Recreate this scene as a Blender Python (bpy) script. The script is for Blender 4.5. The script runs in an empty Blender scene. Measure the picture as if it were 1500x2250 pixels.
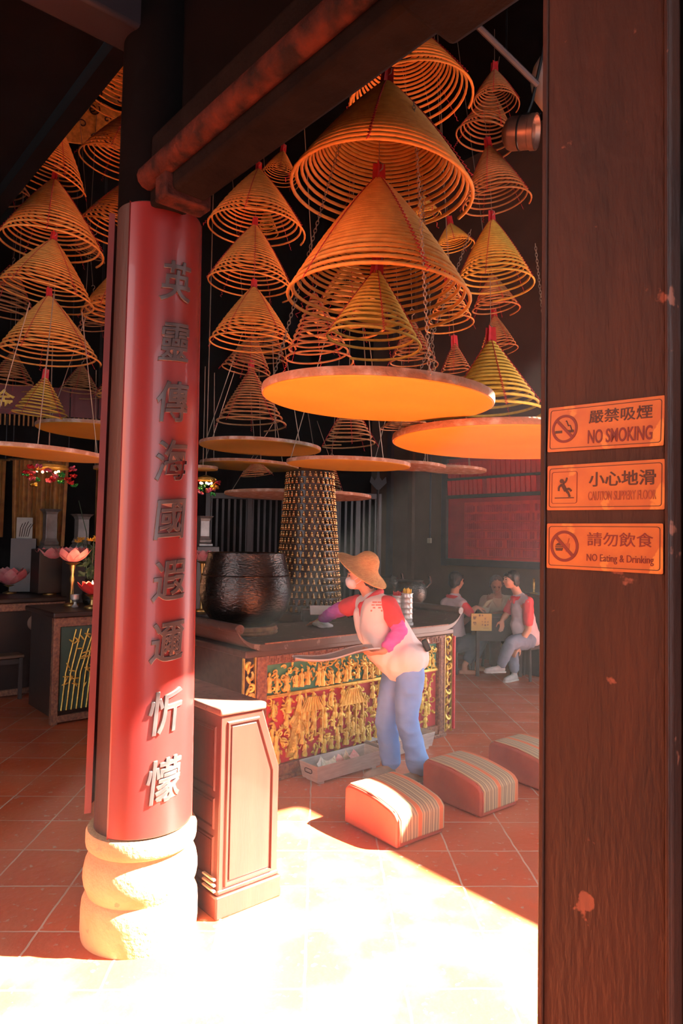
import bpy, bmesh, math, random
from mathutils import Vector, Matrix, Euler

SC = bpy.context.scene
COL = SC.collection
R = math.radians
rng = random.Random(7)

# ------------------------------------------------------------------ camera
F_PX, PW, PH = 1500.0, 1500.0, 2250.0
CAM_Z, PITCH, ROLL = 1.70, R(2.3), R(1.0)
cam_rot = Matrix.Rotation(R(90) + PITCH, 3, 'X') @ Matrix.Rotation(ROLL, 3, 'Z')
cam_d = bpy.data.cameras.new('camera')
cam_d.sensor_fit = 'VERTICAL'
cam_d.sensor_height = 36.0
cam_d.lens = F_PX / PH * 36.0
cam_d.clip_start = 0.05
cam = bpy.data.objects.new('camera', cam_d)
COL.objects.link(cam)
cam.matrix_world = Matrix.Translation((0, 0, CAM_Z)) @ cam_rot.to_4x4()
SC.camera = cam

# ------------------------------------------------------------------ light
SUN_EL = R(43)
SUN_H = Vector((-1.0, 0.0, 0)).normalized()            # the way the sunlight travels over the floor
SUN_DIR = (SUN_H * math.cos(SUN_EL) + Vector((0, 0, -math.sin(SUN_EL)))).normalized()
sun_d = bpy.data.lights.new('sun', 'SUN')
sun_d.energy = 28.0
sun_d.angle = R(0.9)
sun_d.color = (1.0, 0.93, 0.80)
sun = bpy.data.objects.new('sun', sun_d)
COL.objects.link(sun)
sun.rotation_euler = SUN_DIR.to_track_quat('-Z', 'Y').to_euler()
sun.location = (9, 0, 9)

world = bpy.data.worlds.new('sky')
SC.world = world
world.use_nodes = True
_bg = world.node_tree.nodes['Background']
_bg.inputs['Color'].default_value = (0.90, 0.93, 1.0, 1)
_bg.inputs['Strength'].default_value = 1.3

SC.view_settings.view_transform = 'Standard'
SC.view_settings.look = 'None'
SC.view_settings.gamma = 1.0
SC.view_settings.use_curve_mapping = False
SC.view_settings.exposure = 2.3
SC.cycles.max_bounces = 8
SC.cycles.diffuse_bounces = 5
SC.cycles.glossy_bounces = 3
SC.cycles.transmission_bounces = 2
SC.cycles.volume_bounces = 0
SC.cycles.sample_clamp_indirect = 12.0
SC.cycles.caustics_reflective = False
SC.cycles.caustics_refractive = False
SC.cycles.use_denoising = True
SC.cycles.volume_step_rate = 2.0

# ------------------------------------------------------------------ geometry of the place
YAW = R(41)                                              # the temple stands at this angle to the camera
U = Vector((math.cos(YAW), math.sin(YAW), 0))
V = Vector((-math.sin(YAW), math.cos(YAW), 0))
def uv(u, v, z=0.0):
    return U * u + V * v + Vector((0, 0, z))
def at(px, py, y):
    """the point of the place seen at pixel px, py at depth y in front of the camera"""
    d = cam_rot @ Vector(((px - PW / 2) / F_PX, -(py - PH / 2) / F_PX, -1.0))
    return Vector((0, 0, CAM_Z)) + d * (y / d.y)
def on_floor(px, py, z=0.0):
    d = cam_rot @ Vector(((px - PW / 2) / F_PX, -(py - PH / 2) / F_PX, -1.0))
    return Vector((0, 0, CAM_Z)) + d * ((z - CAM_Z) / d.z)

# ------------------------------------------------------------------ mesh builder
def frame_of(d):
    d = d.normalized()
    a = Vector((0, 0, 1)) if abs(d.z) < 0.9 else Vector((1, 0, 0))
    x = a.cross(d).normalized()
    return x, d.cross(x).normalized()

class MB:
    def __init__(self):
        self.v, self.f = [], []
    def add(self, vs, fs, m=None):
        o = len(self.v)
        if m is not None:
            vs = [m @ Vector(p) for p in vs]
        self.v += [tuple(p) for p in vs]
        self.f += [tuple(i + o for i in f) for f in fs]
        return self
    def box(self, c, s, rot=None):
        m = Matrix.Translation(c)
        if rot is not None:
            m = m @ (rot.to_4x4() if not isinstance(rot, (int, float)) else Matrix.Rotation(rot, 4, 'Z'))
        x, y, z = s[0] / 2, s[1] / 2, s[2] / 2
        vs = [(-x, -y, -z), (x, -y, -z), (x, y, -z), (-x, y, -z), (-x, -y, z), (x, -y, z), (x, y, z), (-x, y, z)]
        return self.add(vs, [(3, 2, 1, 0), (4, 5, 6, 7), (0, 1, 5, 4), (1, 2, 6, 5), (2, 3, 7, 6), (3, 0, 4, 7)], m)
    def tube(self, pts, r, n=8, closed=False, caps=True, flat=1.0):
        pts = [Vector(p) for p in pts]
        k = len(pts)
        rs = r if isinstance(r, (list, tuple)) else [r] * k
        vs, fs = [], []
        x = None
        for i, p in enumerate(pts):
            if closed:
                d = pts[(i + 1) % k] - pts[i - 1]
            else:
                d = pts[min(i + 1, k - 1)] - pts[max(i - 1, 0)]
            if d.length < 1e-9:
                d = Vector((0, 0, 1))
            d.normalize()
            if x is None:
                x, y = frame_of(d)
            else:
                x = x - d * x.dot(d)
                if x.length < 1e-6:
                    x, y = frame_of(d)
                x.normalize()
                y = d.cross(x)
            for j in range(n):
                a = 2 * math.pi * j / n
                vs.append(p + x * (math.cos(a) * rs[i]) + y * (math.sin(a) * rs[i] * flat))
        m = k if closed else k - 1
        for i in range(m):
            for j in range(n):
                a, b = i * n + j, i * n + (j + 1) % n
                c, d2 = ((i + 1) % k) * n + (j + 1) % n, ((i + 1) % k) * n + j
                fs.append((a, b, c, d2))
        if caps and not closed:
            fs.append(tuple(reversed(range(n))))
            fs.append(tuple(range((k - 1) * n, k * n)))
        return self.add(vs, fs)
    def lathe(self, prof, n=32, m=None, a0=0.0, a1=2 * math.pi):
        full = abs(a1 - a0 - 2 * math.pi) < 1e-6
        vs, fs = [], []
        cols = n if full else n + 1
        for (r, z) in prof:
            for j in range(cols):
                a = a0 + (a1 - a0) * j / n
                vs.append((r * math.cos(a), r * math.sin(a), z))
        for i in range(len(prof) - 1):
            for j in range(n):
                a, b = i * cols + j, i * cols + (j + 1) % cols
                fs.append((a, b, b + cols, a + cols))
        if full:
            if prof[0][0] > 1e-6: fs.append(tuple(reversed(range(cols))))
            if prof[-1][0] > 1e-6: fs.append(tuple(range((len(prof) - 1) * cols, len(prof) * cols)))
        return self.add(vs, fs, m)
    def ball(self, c, s, rot=None, nu=14, nv=10):
        m = Matrix.Translation(c)
        if rot is not None:
            m = m @ rot.to_4x4()
        if isinstance(s, (int, float)):
            s = (s, s, s)
        vs, fs = [(0, 0, -s[2])], []
        for i in range(1, nv):
            t = -math.pi / 2 + math.pi * i / nv
            for j in range(nu):
                a = 2 * math.pi * j / nu
                vs.append((s[0] * math.cos(t) * math.cos(a), s[1] * math.cos(t) * math.sin(a), s[2] * math.sin(t)))
        vs.append((0, 0, s[2]))
        for j in range(nu):
            fs.append((0, 1 + (j + 1) % nu, 1 + j))
        for i in range(nv - 2):
            for j in range(nu):
                a, b = 1 + i * nu + j, 1 + i * nu + (j + 1) % nu
                fs.append((a, b, b + nu, a + nu))
        l = len(vs) - 1
        for j in range(nu):
            fs.append((l, 1 + (nv - 2) * nu + j, 1 + (nv - 2) * nu + (j + 1) % nu))
        return self.add(vs, fs, m)
    def prism(self, poly, d, m=None):
        """poly in x, y; thickness d along z"""
        n = len(poly)
        area = sum(poly[i][0] * poly[(i + 1) % n][1] - poly[(i + 1) % n][0] * poly[i][1] for i in range(n))
        if area < 0:
            poly = list(reversed(poly))
        vs = [(x, y, 0) for x, y in poly] + [(x, y, d) for x, y in poly]
        fs = [tuple(reversed(range(n))), tuple(range(n, 2 * n))]
        for i in range(n):
            j = (i + 1) % n
            fs.append((i, j, n + j, n + i))
        return self.add(vs, fs, m)
    def limb(self, pts, n=16):
        """overlapping balls and cones along (point, radius) pairs"""
        for (p, r) in pts:
            self.ball(Vector(p), r, None, n, 10)
        for (p, r), (q, s) in zip(pts, pts[1:]):
            self.tube([p, q], [r, s], n)
        return self
    def build(self, name, mat, parent=None, smooth=True, angle=40, bevel=0.0, segs=2):
        me = bpy.data.meshes.new(name)
        me.from_pydata(self.v, [], self.f)
        me.update()
        return link(name, me, mat, parent, smooth, angle, bevel, segs)

def link(name, me, mat, parent=None, smooth=True, angle=40, bevel=0.0, segs=2):
    if mat is not None:
        me.materials.clear()
        me.materials.append(mat)
    if smooth:
        me.polygons.foreach_set('use_smooth', [True] * len(me.polygons))
        me.set_sharp_from_angle(angle=R(angle))
    o = bpy.data.objects.new(name, me)
    COL.objects.link(o)
    if parent is not None:
        o.parent = parent
    if bevel > 0:
        b = o.modifiers.new('edge', 'BEVEL')
        b.width, b.segments, b.limit_method = bevel, segs, 'ANGLE'
        b.angle_limit = R(35)
        b.harden_normals = False
    return o

def baked(mb, voxel, smooth_it=6, factor=0.5):
    """one continuous skin around overlapping shapes"""
    me = bpy.data.meshes.new('skin')
    me.from_pydata(mb.v, [], mb.f)
    me.update()
    o = bpy.data.objects.new('skin', me)
    COL.objects.link(o)
    m = o.modifiers.new('r', 'REMESH')
    m.mode, m.voxel_size = 'VOXEL', voxel
    if smooth_it:
        s = o.modifiers.new('s', 'SMOOTH')
        s.iterations, s.factor = smooth_it, factor
    dg = bpy.context.evaluated_depsgraph_get()
    out = bpy.data.meshes.new_from_object(o.evaluated_get(dg))
    bpy.data.objects.remove(o)
    bpy.data.meshes.remove(me)
    return out

def tag(o, label=None, cat=None, group=None, kind=None):
    if label: o['label'] = label
    if cat: o['category'] = cat
    if group: o['group'] = group
    if kind: o['kind'] = kind
    return o
def thing(name, label, cat, loc=(0, 0, 0), rotz=0.0, group=None):
    o = bpy.data.objects.new(name, None)
    o.empty_display_size = 0.1
    COL.objects.link(o)
    o.location = loc
    o.rotation_euler = (0, 0, rotz)
    return tag(o, label, cat, group)
def struct(o):
    return tag(o, kind='structure')
def copy_tree(o, parent=None):
    c = o.copy()
    COL.objects.link(c)
    if parent is not None:
        c.parent = parent
    for ch in list(o.children):
        copy_tree(ch, c)
    return c

def text_mesh(s, size, extrude=0.001, offset=0.0, sx=1.0, shear=0.0, bevel=0.0, fine=0.0):
    cu = bpy.data.curves.new('t', 'FONT')
    cu.body, cu.size, cu.extrude, cu.offset, cu.shear = s, size, extrude, offset, shear
    cu.align_x, cu.align_y = 'CENTER', 'CENTER'
    cu.bevel_depth = bevel
    cu.resolution_u = 4
    o = bpy.data.objects.new('t', cu)
    COL.objects.link(o)
    dg = bpy.context.evaluated_depsgraph_get()
    me = bpy.data.meshes.new_from_object(o.evaluated_get(dg))
    bpy.data.objects.remove(o)
    bpy.data.curves.remove(cu)
    bm = bmesh.new()
    bm.from_mesh(me)
    bmesh.ops.remove_doubles(bm, verts=bm.verts, dist=1e-5)
    bmesh.ops.triangulate(bm, faces=bm.faces)
    if fine > 0:
        for _ in range(4):
            es = [e for e in bm.edges if e.calc_length() > fine]
            if not es:
                break
            bmesh.ops.subdivide_edges(bm, edges=es, cuts=1)
            bmesh.ops.triangulate(bm, faces=bm.faces)
    xs = [v.co.x for v in bm.verts] or [0]
    ys = [v.co.y for v in bm.verts] or [0]
    cx, cy = (min(xs) + max(xs)) / 2, (min(ys) + max(ys)) / 2
    for v in bm.verts:
        v.co.x = (v.co.x - cx) * sx
        v.co.y -= cy
    bm.to_mesh(me)
    bm.free()
    return me

# ------------------------------------------------------------------ materials
def _nodes(name):
    m = bpy.data.materials.new(name)
    m.use_nodes = True
    nt = m.node_tree
    return m, nt, nt.nodes['Principled BSDF']
def ramp(nt, fac, stops):
    r = nt.nodes.new('ShaderNodeValToRGB')
    e = r.color_ramp.elements
    while len(e) < len(stops):
        e.new(0.5)
    for el, (p, c) in zip(e, stops):
        el.position = p
        el.color = (c[0], c[1], c[2], 1)
    nt.links.new(fac, r.inputs['Fac'])
    return r.outputs['Color']
def mat(name, c, rough=0.5, metal=0.0, c2=None, scale=8.0, detail=6.0, stretch=(1, 1, 1), bump=0.0, bscale=40.0, spots=None, coat=0.0, spec=None, emit=None, estr=0.0, lo=0.35, hi=0.65):
    """one surface: colour c mottled with c2, an optional sprinkle of spots (colour, amount, scale), fine bump"""
    m, nt, b = _nodes(name)
    L, N = nt.links, nt.nodes
    tc = N.new('ShaderNodeTexCoord')
    mp = N.new('ShaderNodeMapping')
    mp.inputs['Scale'].default_value = stretch
    L.new(tc.outputs['Object'], mp.inputs['Vector'])
    if c2 is None:
        c2 = tuple(x * 0.8 for x in c)
    nz = N.new('ShaderNodeTexNoise')
    nz.inputs['Scale'].default_value = scale
    nz.inputs['Detail'].default_value = detail
    L.new(mp.outputs[0], nz.inputs['Vector'])
    col = ramp(nt, nz.outputs['Fac'], [(lo, c), (hi, c2)])
    if spots:
        n2 = N.new('ShaderNodeTexNoise')
        n2.inputs['Scale'].default_value = spots[2]
        n2.inputs['Detail'].default_value = 4
        L.new(tc.outputs['Object'], n2.inputs['Vector'])
        k = ramp(nt, n2.outputs['Fac'], [(spots[1], (0, 0, 0)), (min(1, spots[1] + 0.03), (1, 1, 1))])
        mx = N.new('ShaderNodeMixRGB')
        L.new(k, mx.inputs['Fac'])
        L.new(col, mx.inputs['Color1'])
        mx.inputs['Color2'].default_value = (*spots[0], 1)
        col = mx.outputs['Color']
    L.new(col, b.inputs['Base Color'])
    b.inputs['Roughness'].default_value = rough
    b.inputs['Metallic'].default_value = metal
    if spec is not None: b.inputs['Specular IOR Level'].default_value = spec
    if coat: b.inputs['Coat Weight'].default_value = coat
    if bump:
        n3 = N.new('ShaderNodeTexNoise')
        n3.inputs['Scale'].default_value = bscale
        n3.inputs['Detail'].default_value = 5
        L.new(mp.outputs[0], n3.inputs['Vector'])
        bp = N.new('ShaderNodeBump')
        bp.inputs['Strength'].default_value = bump
        bp.inputs['Distance'].default_value = 0.01
        L.new(n3.outputs['Fac'], bp.inputs['Height'])
        L.new(bp.outputs[0], b.inputs['Normal'])
    if emit:
        b.inputs['Emission Color'].default_value = (*emit, 1)
        b.inputs['Emission Strength'].default_value = estr
    return m

M = {}
M['stone'] = mat('carved_stone', (0.46, 0.31, 0.17), 0.9, c2=(0.36, 0.23, 0.12), scale=5, bump=0.6, bscale=60, spots=((0.30, 0.2, 0.12), 0.68, 18))
M['pillar_wood'] = mat('pillar_wood', (0.040, 0.016, 0.010), 0.6, c2=(0.025, 0.010, 0.007), scale=4, stretch=(1, 1, 0.15), bump=0.3, bscale=50)
M['lacquer'] = mat('red_lacquer', (0.16, 0.013, 0.011), 0.38, c2=(0.12, 0.010, 0.009), scale=3, stretch=(1, 1, 0.2), coat=0.12, bump=0.03, bscale=20)
M['lacquer_edge'] = mat('faded_red_paint', (0.16, 0.022, 0.014), 0.6, c2=(0.12, 0.014, 0.010), scale=6)
M['char'] = mat('grey_character_paint', (0.055, 0.045, 0.044), 0.35, c2=(0.035, 0.028, 0.028), scale=20)
M['char_rim'] = mat('ochre_outline_paint', (0.30, 0.13, 0.08), 0.5, c2=(0.20, 0.07, 0.045), scale=20)
M['beam'] = mat('smoked_beam', (0.008, 0.006, 0.0055), 0.8, c2=(0.004, 0.003, 0.003), spec=0.06, scale=7, stretch=(1, 1, 1), bump=0.5, bscale=30)
M['beam_red'] = mat('red_lit_moulding', (0.055, 0.013, 0.008), 0.75, c2=(0.008, 0.003, 0.003), scale=14, bump=0.8, bscale=40, spec=0.15)  # redder than the beam: bounce light from below is put into the colour
M['dark'] = mat('near_black_wood', (0.003, 0.002, 0.002), 0.9, c2=(0.002, 0.0015, 0.0015), scale=5, spec=0.05)
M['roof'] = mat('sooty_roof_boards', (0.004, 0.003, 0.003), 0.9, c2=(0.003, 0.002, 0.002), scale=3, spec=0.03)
M['wall'] = mat('smoke_stained_plaster', (0.115, 0.058, 0.036), 0.9, c2=(0.075, 0.038, 0.025), scale=1.5, bump=0.1)
M['post_wood'] = mat('worn_post_wood', (0.052, 0.016, 0.008), 0.6, c2=(0.026, 0.009, 0.006), scale=9, stretch=(1, 1, 0.25), bump=0.4, bscale=70, spots=((0.25, 0.09, 0.055), 0.67, 13))
M['black_metal'] = mat('black_metal', (0.02, 0.02, 0.022), 0.4, 0.6)
M['steel'] = mat('brushed_steel', (0.60, 0.56, 0.52), 0.38, 0.55, c2=(0.50, 0.46, 0.43), scale=10, stretch=(1, 1, 8))
M['brass'] = mat('aged_brass', (0.55, 0.36, 0.12), 0.35, 0.9, c2=(0.35, 0.2, 0.07), scale=12)
M['gold'] = mat('gilded_carving', (0.78, 0.56, 0.12), 0.36, 0.5, c2=(0.58, 0.36, 0.06), scale=26, bump=0.5, bscale=70)
M['white'] = mat('white_enamel', (0.75, 0.76, 0.75), 0.4)
M['chain'] = mat('dull_wire', (0.40, 0.30, 0.22), 0.5, 0.5)
# ------------------------------------------------------------------ floor
def floor_material():
    m, nt, b = _nodes('terracotta_floor_tiles')
    L, N = nt.links, nt.nodes
    tc = N.new('ShaderNodeTexCoord')
    mp = N.new('ShaderNodeMapping')
    mp.inputs['Rotation'].default_value = (0, 0, R(-1.9))
    mp.inputs['Location'].default_value = (0.02, 0.03, 0)
    L.new(tc.outputs['Object'], mp.inputs['Vector'])
    wob = N.new('ShaderNodeTexNoise')
    wob.inputs['Scale'].default_value = 9
    L.new(mp.outputs[0], wob.inputs['Vector'])
    add = N.new('ShaderNodeMixRGB')
    add.blend_type = 'LINEAR_LIGHT'
    add.inputs['Fac'].default_value = 0.006
    L.new(mp.outputs[0], add.inputs['Color1'])
    L.new(wob.outputs['Color'], add.inputs['Color2'])
    br = N.new('ShaderNodeTexBrick')
    br.offset = 0.0
    br.squash = 1.0
    br.inputs['Scale'].default_value = 1.0
    br.inputs['Brick Width'].default_value = 0.383
    br.inputs['Row Height'].default_value = 0.383
    br.inputs['Mortar Size'].default_value = 0.0055
    br.inputs['Mortar Smooth'].default_value = 0.3
    br.inputs['Bias'].default_value = 0.0
    br.inputs['Color1'].default_value = (0.60, 0.115, 0.034, 1)
    br.inputs['Color2'].default_value = (0.46, 0.085, 0.030, 1)
    br.inputs['Mortar'].default_value = (0.55, 0.44, 0.36, 1)
    L.new(add.outputs[0], br.inputs['Vector'])
    nz = N.new('ShaderNodeTexNoise')
    nz.inputs['Scale'].default_value = 3.0
    nz.inputs['Detail'].default_value = 8
    L.new(tc.outputs['Object'], nz.inputs['Vector'])
    k = ramp(nt, nz.outputs['Fac'], [(0.42, (0, 0, 0)), (0.75, (1, 1, 1))])
    mx = N.new('ShaderNodeMixRGB')
    L.new(k, mx.inputs['Fac'])
    L.new(br.outputs['Color'], mx.inputs['Color1'])
    mx.inputs['Color2'].default_value = (0.50, 0.15, 0.07, 1)
    n2 = N.new('ShaderNodeTexNoise')
    n2.inputs['Scale'].default_value = 22
    n2.inputs['Detail'].default_value = 6
    L.new(tc.outputs['Object'], n2.inputs['Vector'])
    k2 = ramp(nt, n2.outputs['Fac'], [(0.63, (0, 0, 0)), (0.70, (1, 1, 1))])
    mx2 = N.new('ShaderNodeMixRGB')
    L.new(k2, mx2.inputs['Fac'])
    L.new(mx.outputs[0], mx2.inputs['Color1'])
    mx2.inputs['Color2'].default_value = (0.50, 0.32, 0.24, 1)
    L.new(mx2.outputs[0], b.inputs['Base Color'])
    rr = ramp(nt, nz.outputs['Fac'], [(0.3, (0.28, 0.28, 0.28)), (0.7, (0.55, 0.55, 0.55))])
    L.new(rr, b.inputs['Roughness'])
    bp = N.new('ShaderNodeBump')
    bp.inputs['Strength'].default_value = 0.35
    bp.inputs['Distance'].default_value = 0.01
    hm = N.new('ShaderNodeMath')
    hm.operation = 'MULTIPLY_ADD'
    L.new(br.outputs['Fac'], hm.inputs[0])
    hm.inputs[1].default_value = -0.6
    L.new(n2.outputs['Fac'], hm.inputs[2])
    L.new(hm.outputs[0], bp.inputs['Height'])
    L.new(bp.outputs[0], b.inputs['Normal'])
    return m
M['floor'] = floor_material()
mb = MB()
mb.box((0, 4.5, -0.05), (18, 18, 0.1))
struct(mb.build('floor', M['floor'], smooth=False))

# ------------------------------------------------------------------ shell: the temple hall, high inside, low under the eaves
XW = 3.4                                                  # unseen wall, its opening shaped to throw the lit patch on the floor
LIT = [uv(2.70, -0.6), uv(2.70, 3.50), Vector((-0.50, 4.25, 0)), Vector((-0.75, 3.95, 0)), Vector((-1.30, 3.62, 0)),
       Vector((-1.66, 3.40, 0)), Vector((-1.84, 3.24, 0)), Vector((-1.90, 3.05, 0)), Vector((-1.90, 2.6, 0)), Vector((-1.8, 1.2, 0)), Vector((1.2, 0.4, 0))]
hole = []
for p in LIT:
    t = (XW - p.x) / -SUN_DIR.x
    q = p - SUN_DIR * t
    hole.append((q.y, q.z))
def wall_with_holes(name, outer, holes, x, thick, material):
    bm = bmesh.new()
    es = []
    for pts in [outer] + holes:
        vs = [bm.verts.new((x, y, z)) for y, z in pts]
        es += [bm.edges.new((vs[i], vs[(i + 1) % len(vs)])) for i in range(len(vs))]
    bmesh.ops.triangle_fill(bm, use_beauty=True, use_dissolve=False, edges=es)
    r = bmesh.ops.extrude_face_region(bm, geom=bm.faces[:])
    for g in r['geom']:
        if isinstance(g, bmesh.types.BMVert):
            g.co.x += thick
    bmesh.ops.recalc_face_normals(bm, faces=bm.faces)
    me = bpy.data.meshes.new(name)
    bm.to_mesh(me)
    bm.free()
    return struct(link(name, me, material, smooth=False))
SKY_OPENING = [(5.0, 0.06), (8.2, 0.06), (8.2, 3.1), (5.0, 3.1)]                         # unseen opening, added to let skylight into the hall
wall_with_holes('wall_right', [(-3, 0), (8.6, 0), (8.6, 7.6), (-3, 7.6)], [hole, SKY_OPENING], XW, 0.06, M['wall'])
mb = MB()
mb.box((5.3, 6.75, 3.3), (3.7, 3.9, 0.12))  # unseen roof, added to keep direct sun out of the side opening
struct(mb.build('ceiling_sun_shade', M['roof'], smooth=False))
mb = MB()
mb.box((8.0, 0.4, 3.0), (0.3, 8.8, 6.0))                  # unseen wall, added to hide the low sky from the tall opening
struct(mb.build('wall_sky_block_right', M['wall'], smooth=False))

def wall_between(name, a, b, z0, z1, thick, material):
    d = (b - a)
    mid = (a + b) / 2
    mb = MB()
    mb.box((mid.x, mid.y, (z0 + z1) / 2), (d.length, thick, z1 - z0), math.atan2(d.y, d.x))
    return struct(mb.build(name, material, smooth=False))
wall_between('wall_back', uv(8.22, 3.6), uv(8.22, 8.7), 0, 7.6, 0.14, M['wall'])
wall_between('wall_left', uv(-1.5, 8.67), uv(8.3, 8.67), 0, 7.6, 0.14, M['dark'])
wall_between('wall_sky_block_left', uv(-1.57, 3.9), uv(-1.57, 8.7), 0, 4.4, 0.14, M['dark'])  # unseen wall, added to keep the left side dark
M['bounce_wall'] = mat('red_ochre_wall', (0.50, 0.15, 0.06), 0.9, c2=(0.42, 0.11, 0.045), scale=2)
mb = MB()
mb.box((-8.2, 0.6, 2.1), (0.3, 8.0, 4.2))                # unseen red wall, added to bounce orange sunlight onto floor and pillar
struct(mb.build('wall_orange_bounce', M['bounce_wall'], smooth=False))
mb = MB()
wall_between('wall_sky_block_back', uv(-1.57, -3.2), uv(-1.57, 2.2), 0, 4.4, 0.14, M['wall'])  # unseen wall behind the camera, added to hold back skylight
c = uv(4.85, 3.95)
mb.box((c.x, c.y, 7.66), (7.1, 9.7, 0.12), YAW)
mb.box((2.3, 0.6, 7.70), (2.3, 8.0, 0.10))  # extra unseen piece, added to stop skylight leaking in from above
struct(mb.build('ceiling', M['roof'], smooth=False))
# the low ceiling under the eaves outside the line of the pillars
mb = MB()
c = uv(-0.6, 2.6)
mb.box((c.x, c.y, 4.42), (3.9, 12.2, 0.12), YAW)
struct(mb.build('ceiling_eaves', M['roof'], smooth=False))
# the boarded front over the beam, lower over the right bay than over the left bay
VP, UP = 2.88, 1.36                                       # the near red pillar on the grid
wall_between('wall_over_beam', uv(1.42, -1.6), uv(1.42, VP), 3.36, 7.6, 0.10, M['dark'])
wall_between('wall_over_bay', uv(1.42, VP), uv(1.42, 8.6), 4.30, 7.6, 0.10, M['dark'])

# ------------------------------------------------------------------ the big tie beam between the two pillars
def along(a, b):
    d = b - a
    x = d.normalized()
    z = Vector((0, 0, 1))
    y = z.cross(x).normalized()
    z = x.cross(y)
    m = Matrix((x, y, z)).transposed().to_4x4()
    m.translation = a
    return m, d.length
beam = thing('tie_beam', 'long smoke-blackened timber beam running overhead from the red pillar to the post with signs', 'beam', uv(1.38, 1.87, 0))
beam.rotation_euler = (0, 0, YAW)
tag(beam, kind='structure')
def bloc(mb, u0, u1, v0, v1, z0, z1):                     # box in the beam's own frame (u, v measured on the temple grid)
    return mb.box(((u0 + u1) / 2 - 1.38, (v0 + v1) / 2 - 1.87, (z0 + z1) / 2), (u1 - u0, v1 - v0, z1 - z0))
bloc(MB(), 1.24, 1.395, 0.70, 2.72, 3.10, 3.42).build('beam_body', M['beam'], beam, bevel=0.02)
mb = MB()
mb.tube([(1.225 - 1.38, 0.70 - 1.87, 3.215), (1.225 - 1.38, 2.70 - 1.87, 3.215)], 0.05, 12)
mb.build('moulding', M['beam_red'], beam)
bloc(MB(), 1.21, 1.42, 2.50, 2.60, 3.07, 3.20).build('bracket_block', M['beam_red'], beam, bevel=0.01)
bloc(MB(), 1.20, 1.42, 0.86, 1.20, 3.06, 3.36).build('joint_block', M['beam'], beam, bevel=0.02)

eb = thing('eave_beam', 'dark purple-black beam jutting out from the red pillar head at upper left', 'beam', uv(0.3, 2.88, 3.92))
eb.rotation_euler = (0, 0, YAW)
tag(eb, kind='structure')
mb = MB()
mb.box((0, 0, 0.12), (2.0, 0.20, 0.26))
mb.build('beam_body', mat('plum_black_beam', (0.012, 0.006, 0.010), 0.6), eb, bevel=0.02)

# ------------------------------------------------------------------ near red pillar: stone foot, dark shaft
PC = Vector((-0.850, 3.05, 0))                            # centre of the stone foot
AX = PC + Vector((-0.008, 0.0, 0))
def taper(z):                                             # the shaft narrows upwards
    return 1.0 - 0.11 * (z - 0.46) / 2.67
pillar = thing('pillar', 'round dark wooden pillar on a carved pale stone foot, hung with carved red boards', 'pillar', PC)
tag(pillar, kind='structure')
prof = [(0.262, 0), (0.266, 0.03), (0.266, 0.10), (0.262, 0.135), (0.250, 0.158), (0.240, 0.166), (0.244, 0.176), (0.256, 0.20), (0.261, 0.225), (0.260, 0.25),
        (0.252, 0.285), (0.236, 0.315), (0.222, 0.328), (0.222, 0.336), (0.240, 0.338), (0.250, 0.346), (0.253, 0.36), (0.253, 0.395), (0.246, 0.408), (0.235, 0.410)]
prof = [(r * 0.925, z * 1.1) for r, z in prof]
MB().lathe(prof, 64).build('stone_foot', M['stone'], pillar, angle=50)
mb = MB()
mb.lathe([(0.195 * taper(z), z) for z in (0.453, 0.6, 1.5, 2.5, 3.14)], 48, Matrix.Translation((-0.008, 0, 0)))
mb.build('shaft', M['pillar_wood'], pillar)
mb = MB()
mb.lathe([(0.174, 3.141), (0.170, 3.8), (0.168, 4.36)], 48, Matrix.Translation((-0.008, 0, 0)))
mb.build('pillar_head', M['dark'], pillar)  # upper shaft coloured near-black, standing in for the shade under the eaves

# couplet boards: curved planks that embrace the shaft
def curved_board(ri, ro, half, z0, z1, a_mid, n=40):
    vs, fs = [], []
    for k in range(n + 1):
        a = a_mid - half + 2 * half * k / n
        c, s = math.cos(a), math.sin(a)
        for (r, z) in ((ri, z0), (ro, z0), (ro, z1), (ri, z1)):
            vs.append((r * c * taper(z), r * s * taper(z), z))
    for k in range(n):
        o = 4 * k
        for j in range(4):
            fs.append((o + j, o + 4 + j, o + 4 + (j + 1) % 4, o + (j + 1) % 4))
    fs.append((3, 2, 1, 0))
    fs.append(tuple(4 * n + j for j in range(4)))
    mb = MB()
    mb.add(vs, [tuple(reversed(f)) for f in fs])
    return mb
A_FRONT = math.atan2(-V.y, -V.x)                          # the board faces the open side
board = thing('couplet_board', 'red lacquered curved board with raised grey characters on the front of the pillar', 'board', AX)
RO = 0.217
Z0B, Z1B = 0.458, 3.13
curved_board(0.203, RO, R(62), Z0B, Z1B, A_FRONT).build('plank', M['lacquer'], board, bevel=0.004)
chars = [('英', 610), ('靈', 747), ('傳', 880), ('海', 1010), ('國', 1140), ('遐', 1275), ('邇', 1407), ('忻', 1557), ('懞', 1702)]
for ch, py in chars:
    z = CAM_Z - (py - 1178) * 2.90 / 1500
    me = text_mesh(ch, 0.185, 0.010, 0.0006, sx=0.86, shear=0.10, bevel=0.003, fine=0.018)
    rim = text_mesh(ch, 0.185, 0.004, 0.0036, sx=0.86, shear=0.10, fine=0.018)
    for q, lift in ((me, -0.004), (rim, 0.0)):
        for v in q.vertices:
            x, y, h = v.co
            a = A_FRONT + x / RO
            r = RO * taper(z + y) + h + lift
            v.co = (r * math.cos(a), r * math.sin(a), z + y + 0.10 * x)
    o = link('character', me, M['char'], board, smooth=False)
    link('outline', rim, M['char_rim'], o, smooth=False)
b2 = thing('couplet_board', 'faded red board seen edge-on behind the pillar shaft, tied with black wire', 'board', AX + V * 0.014)
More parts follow.
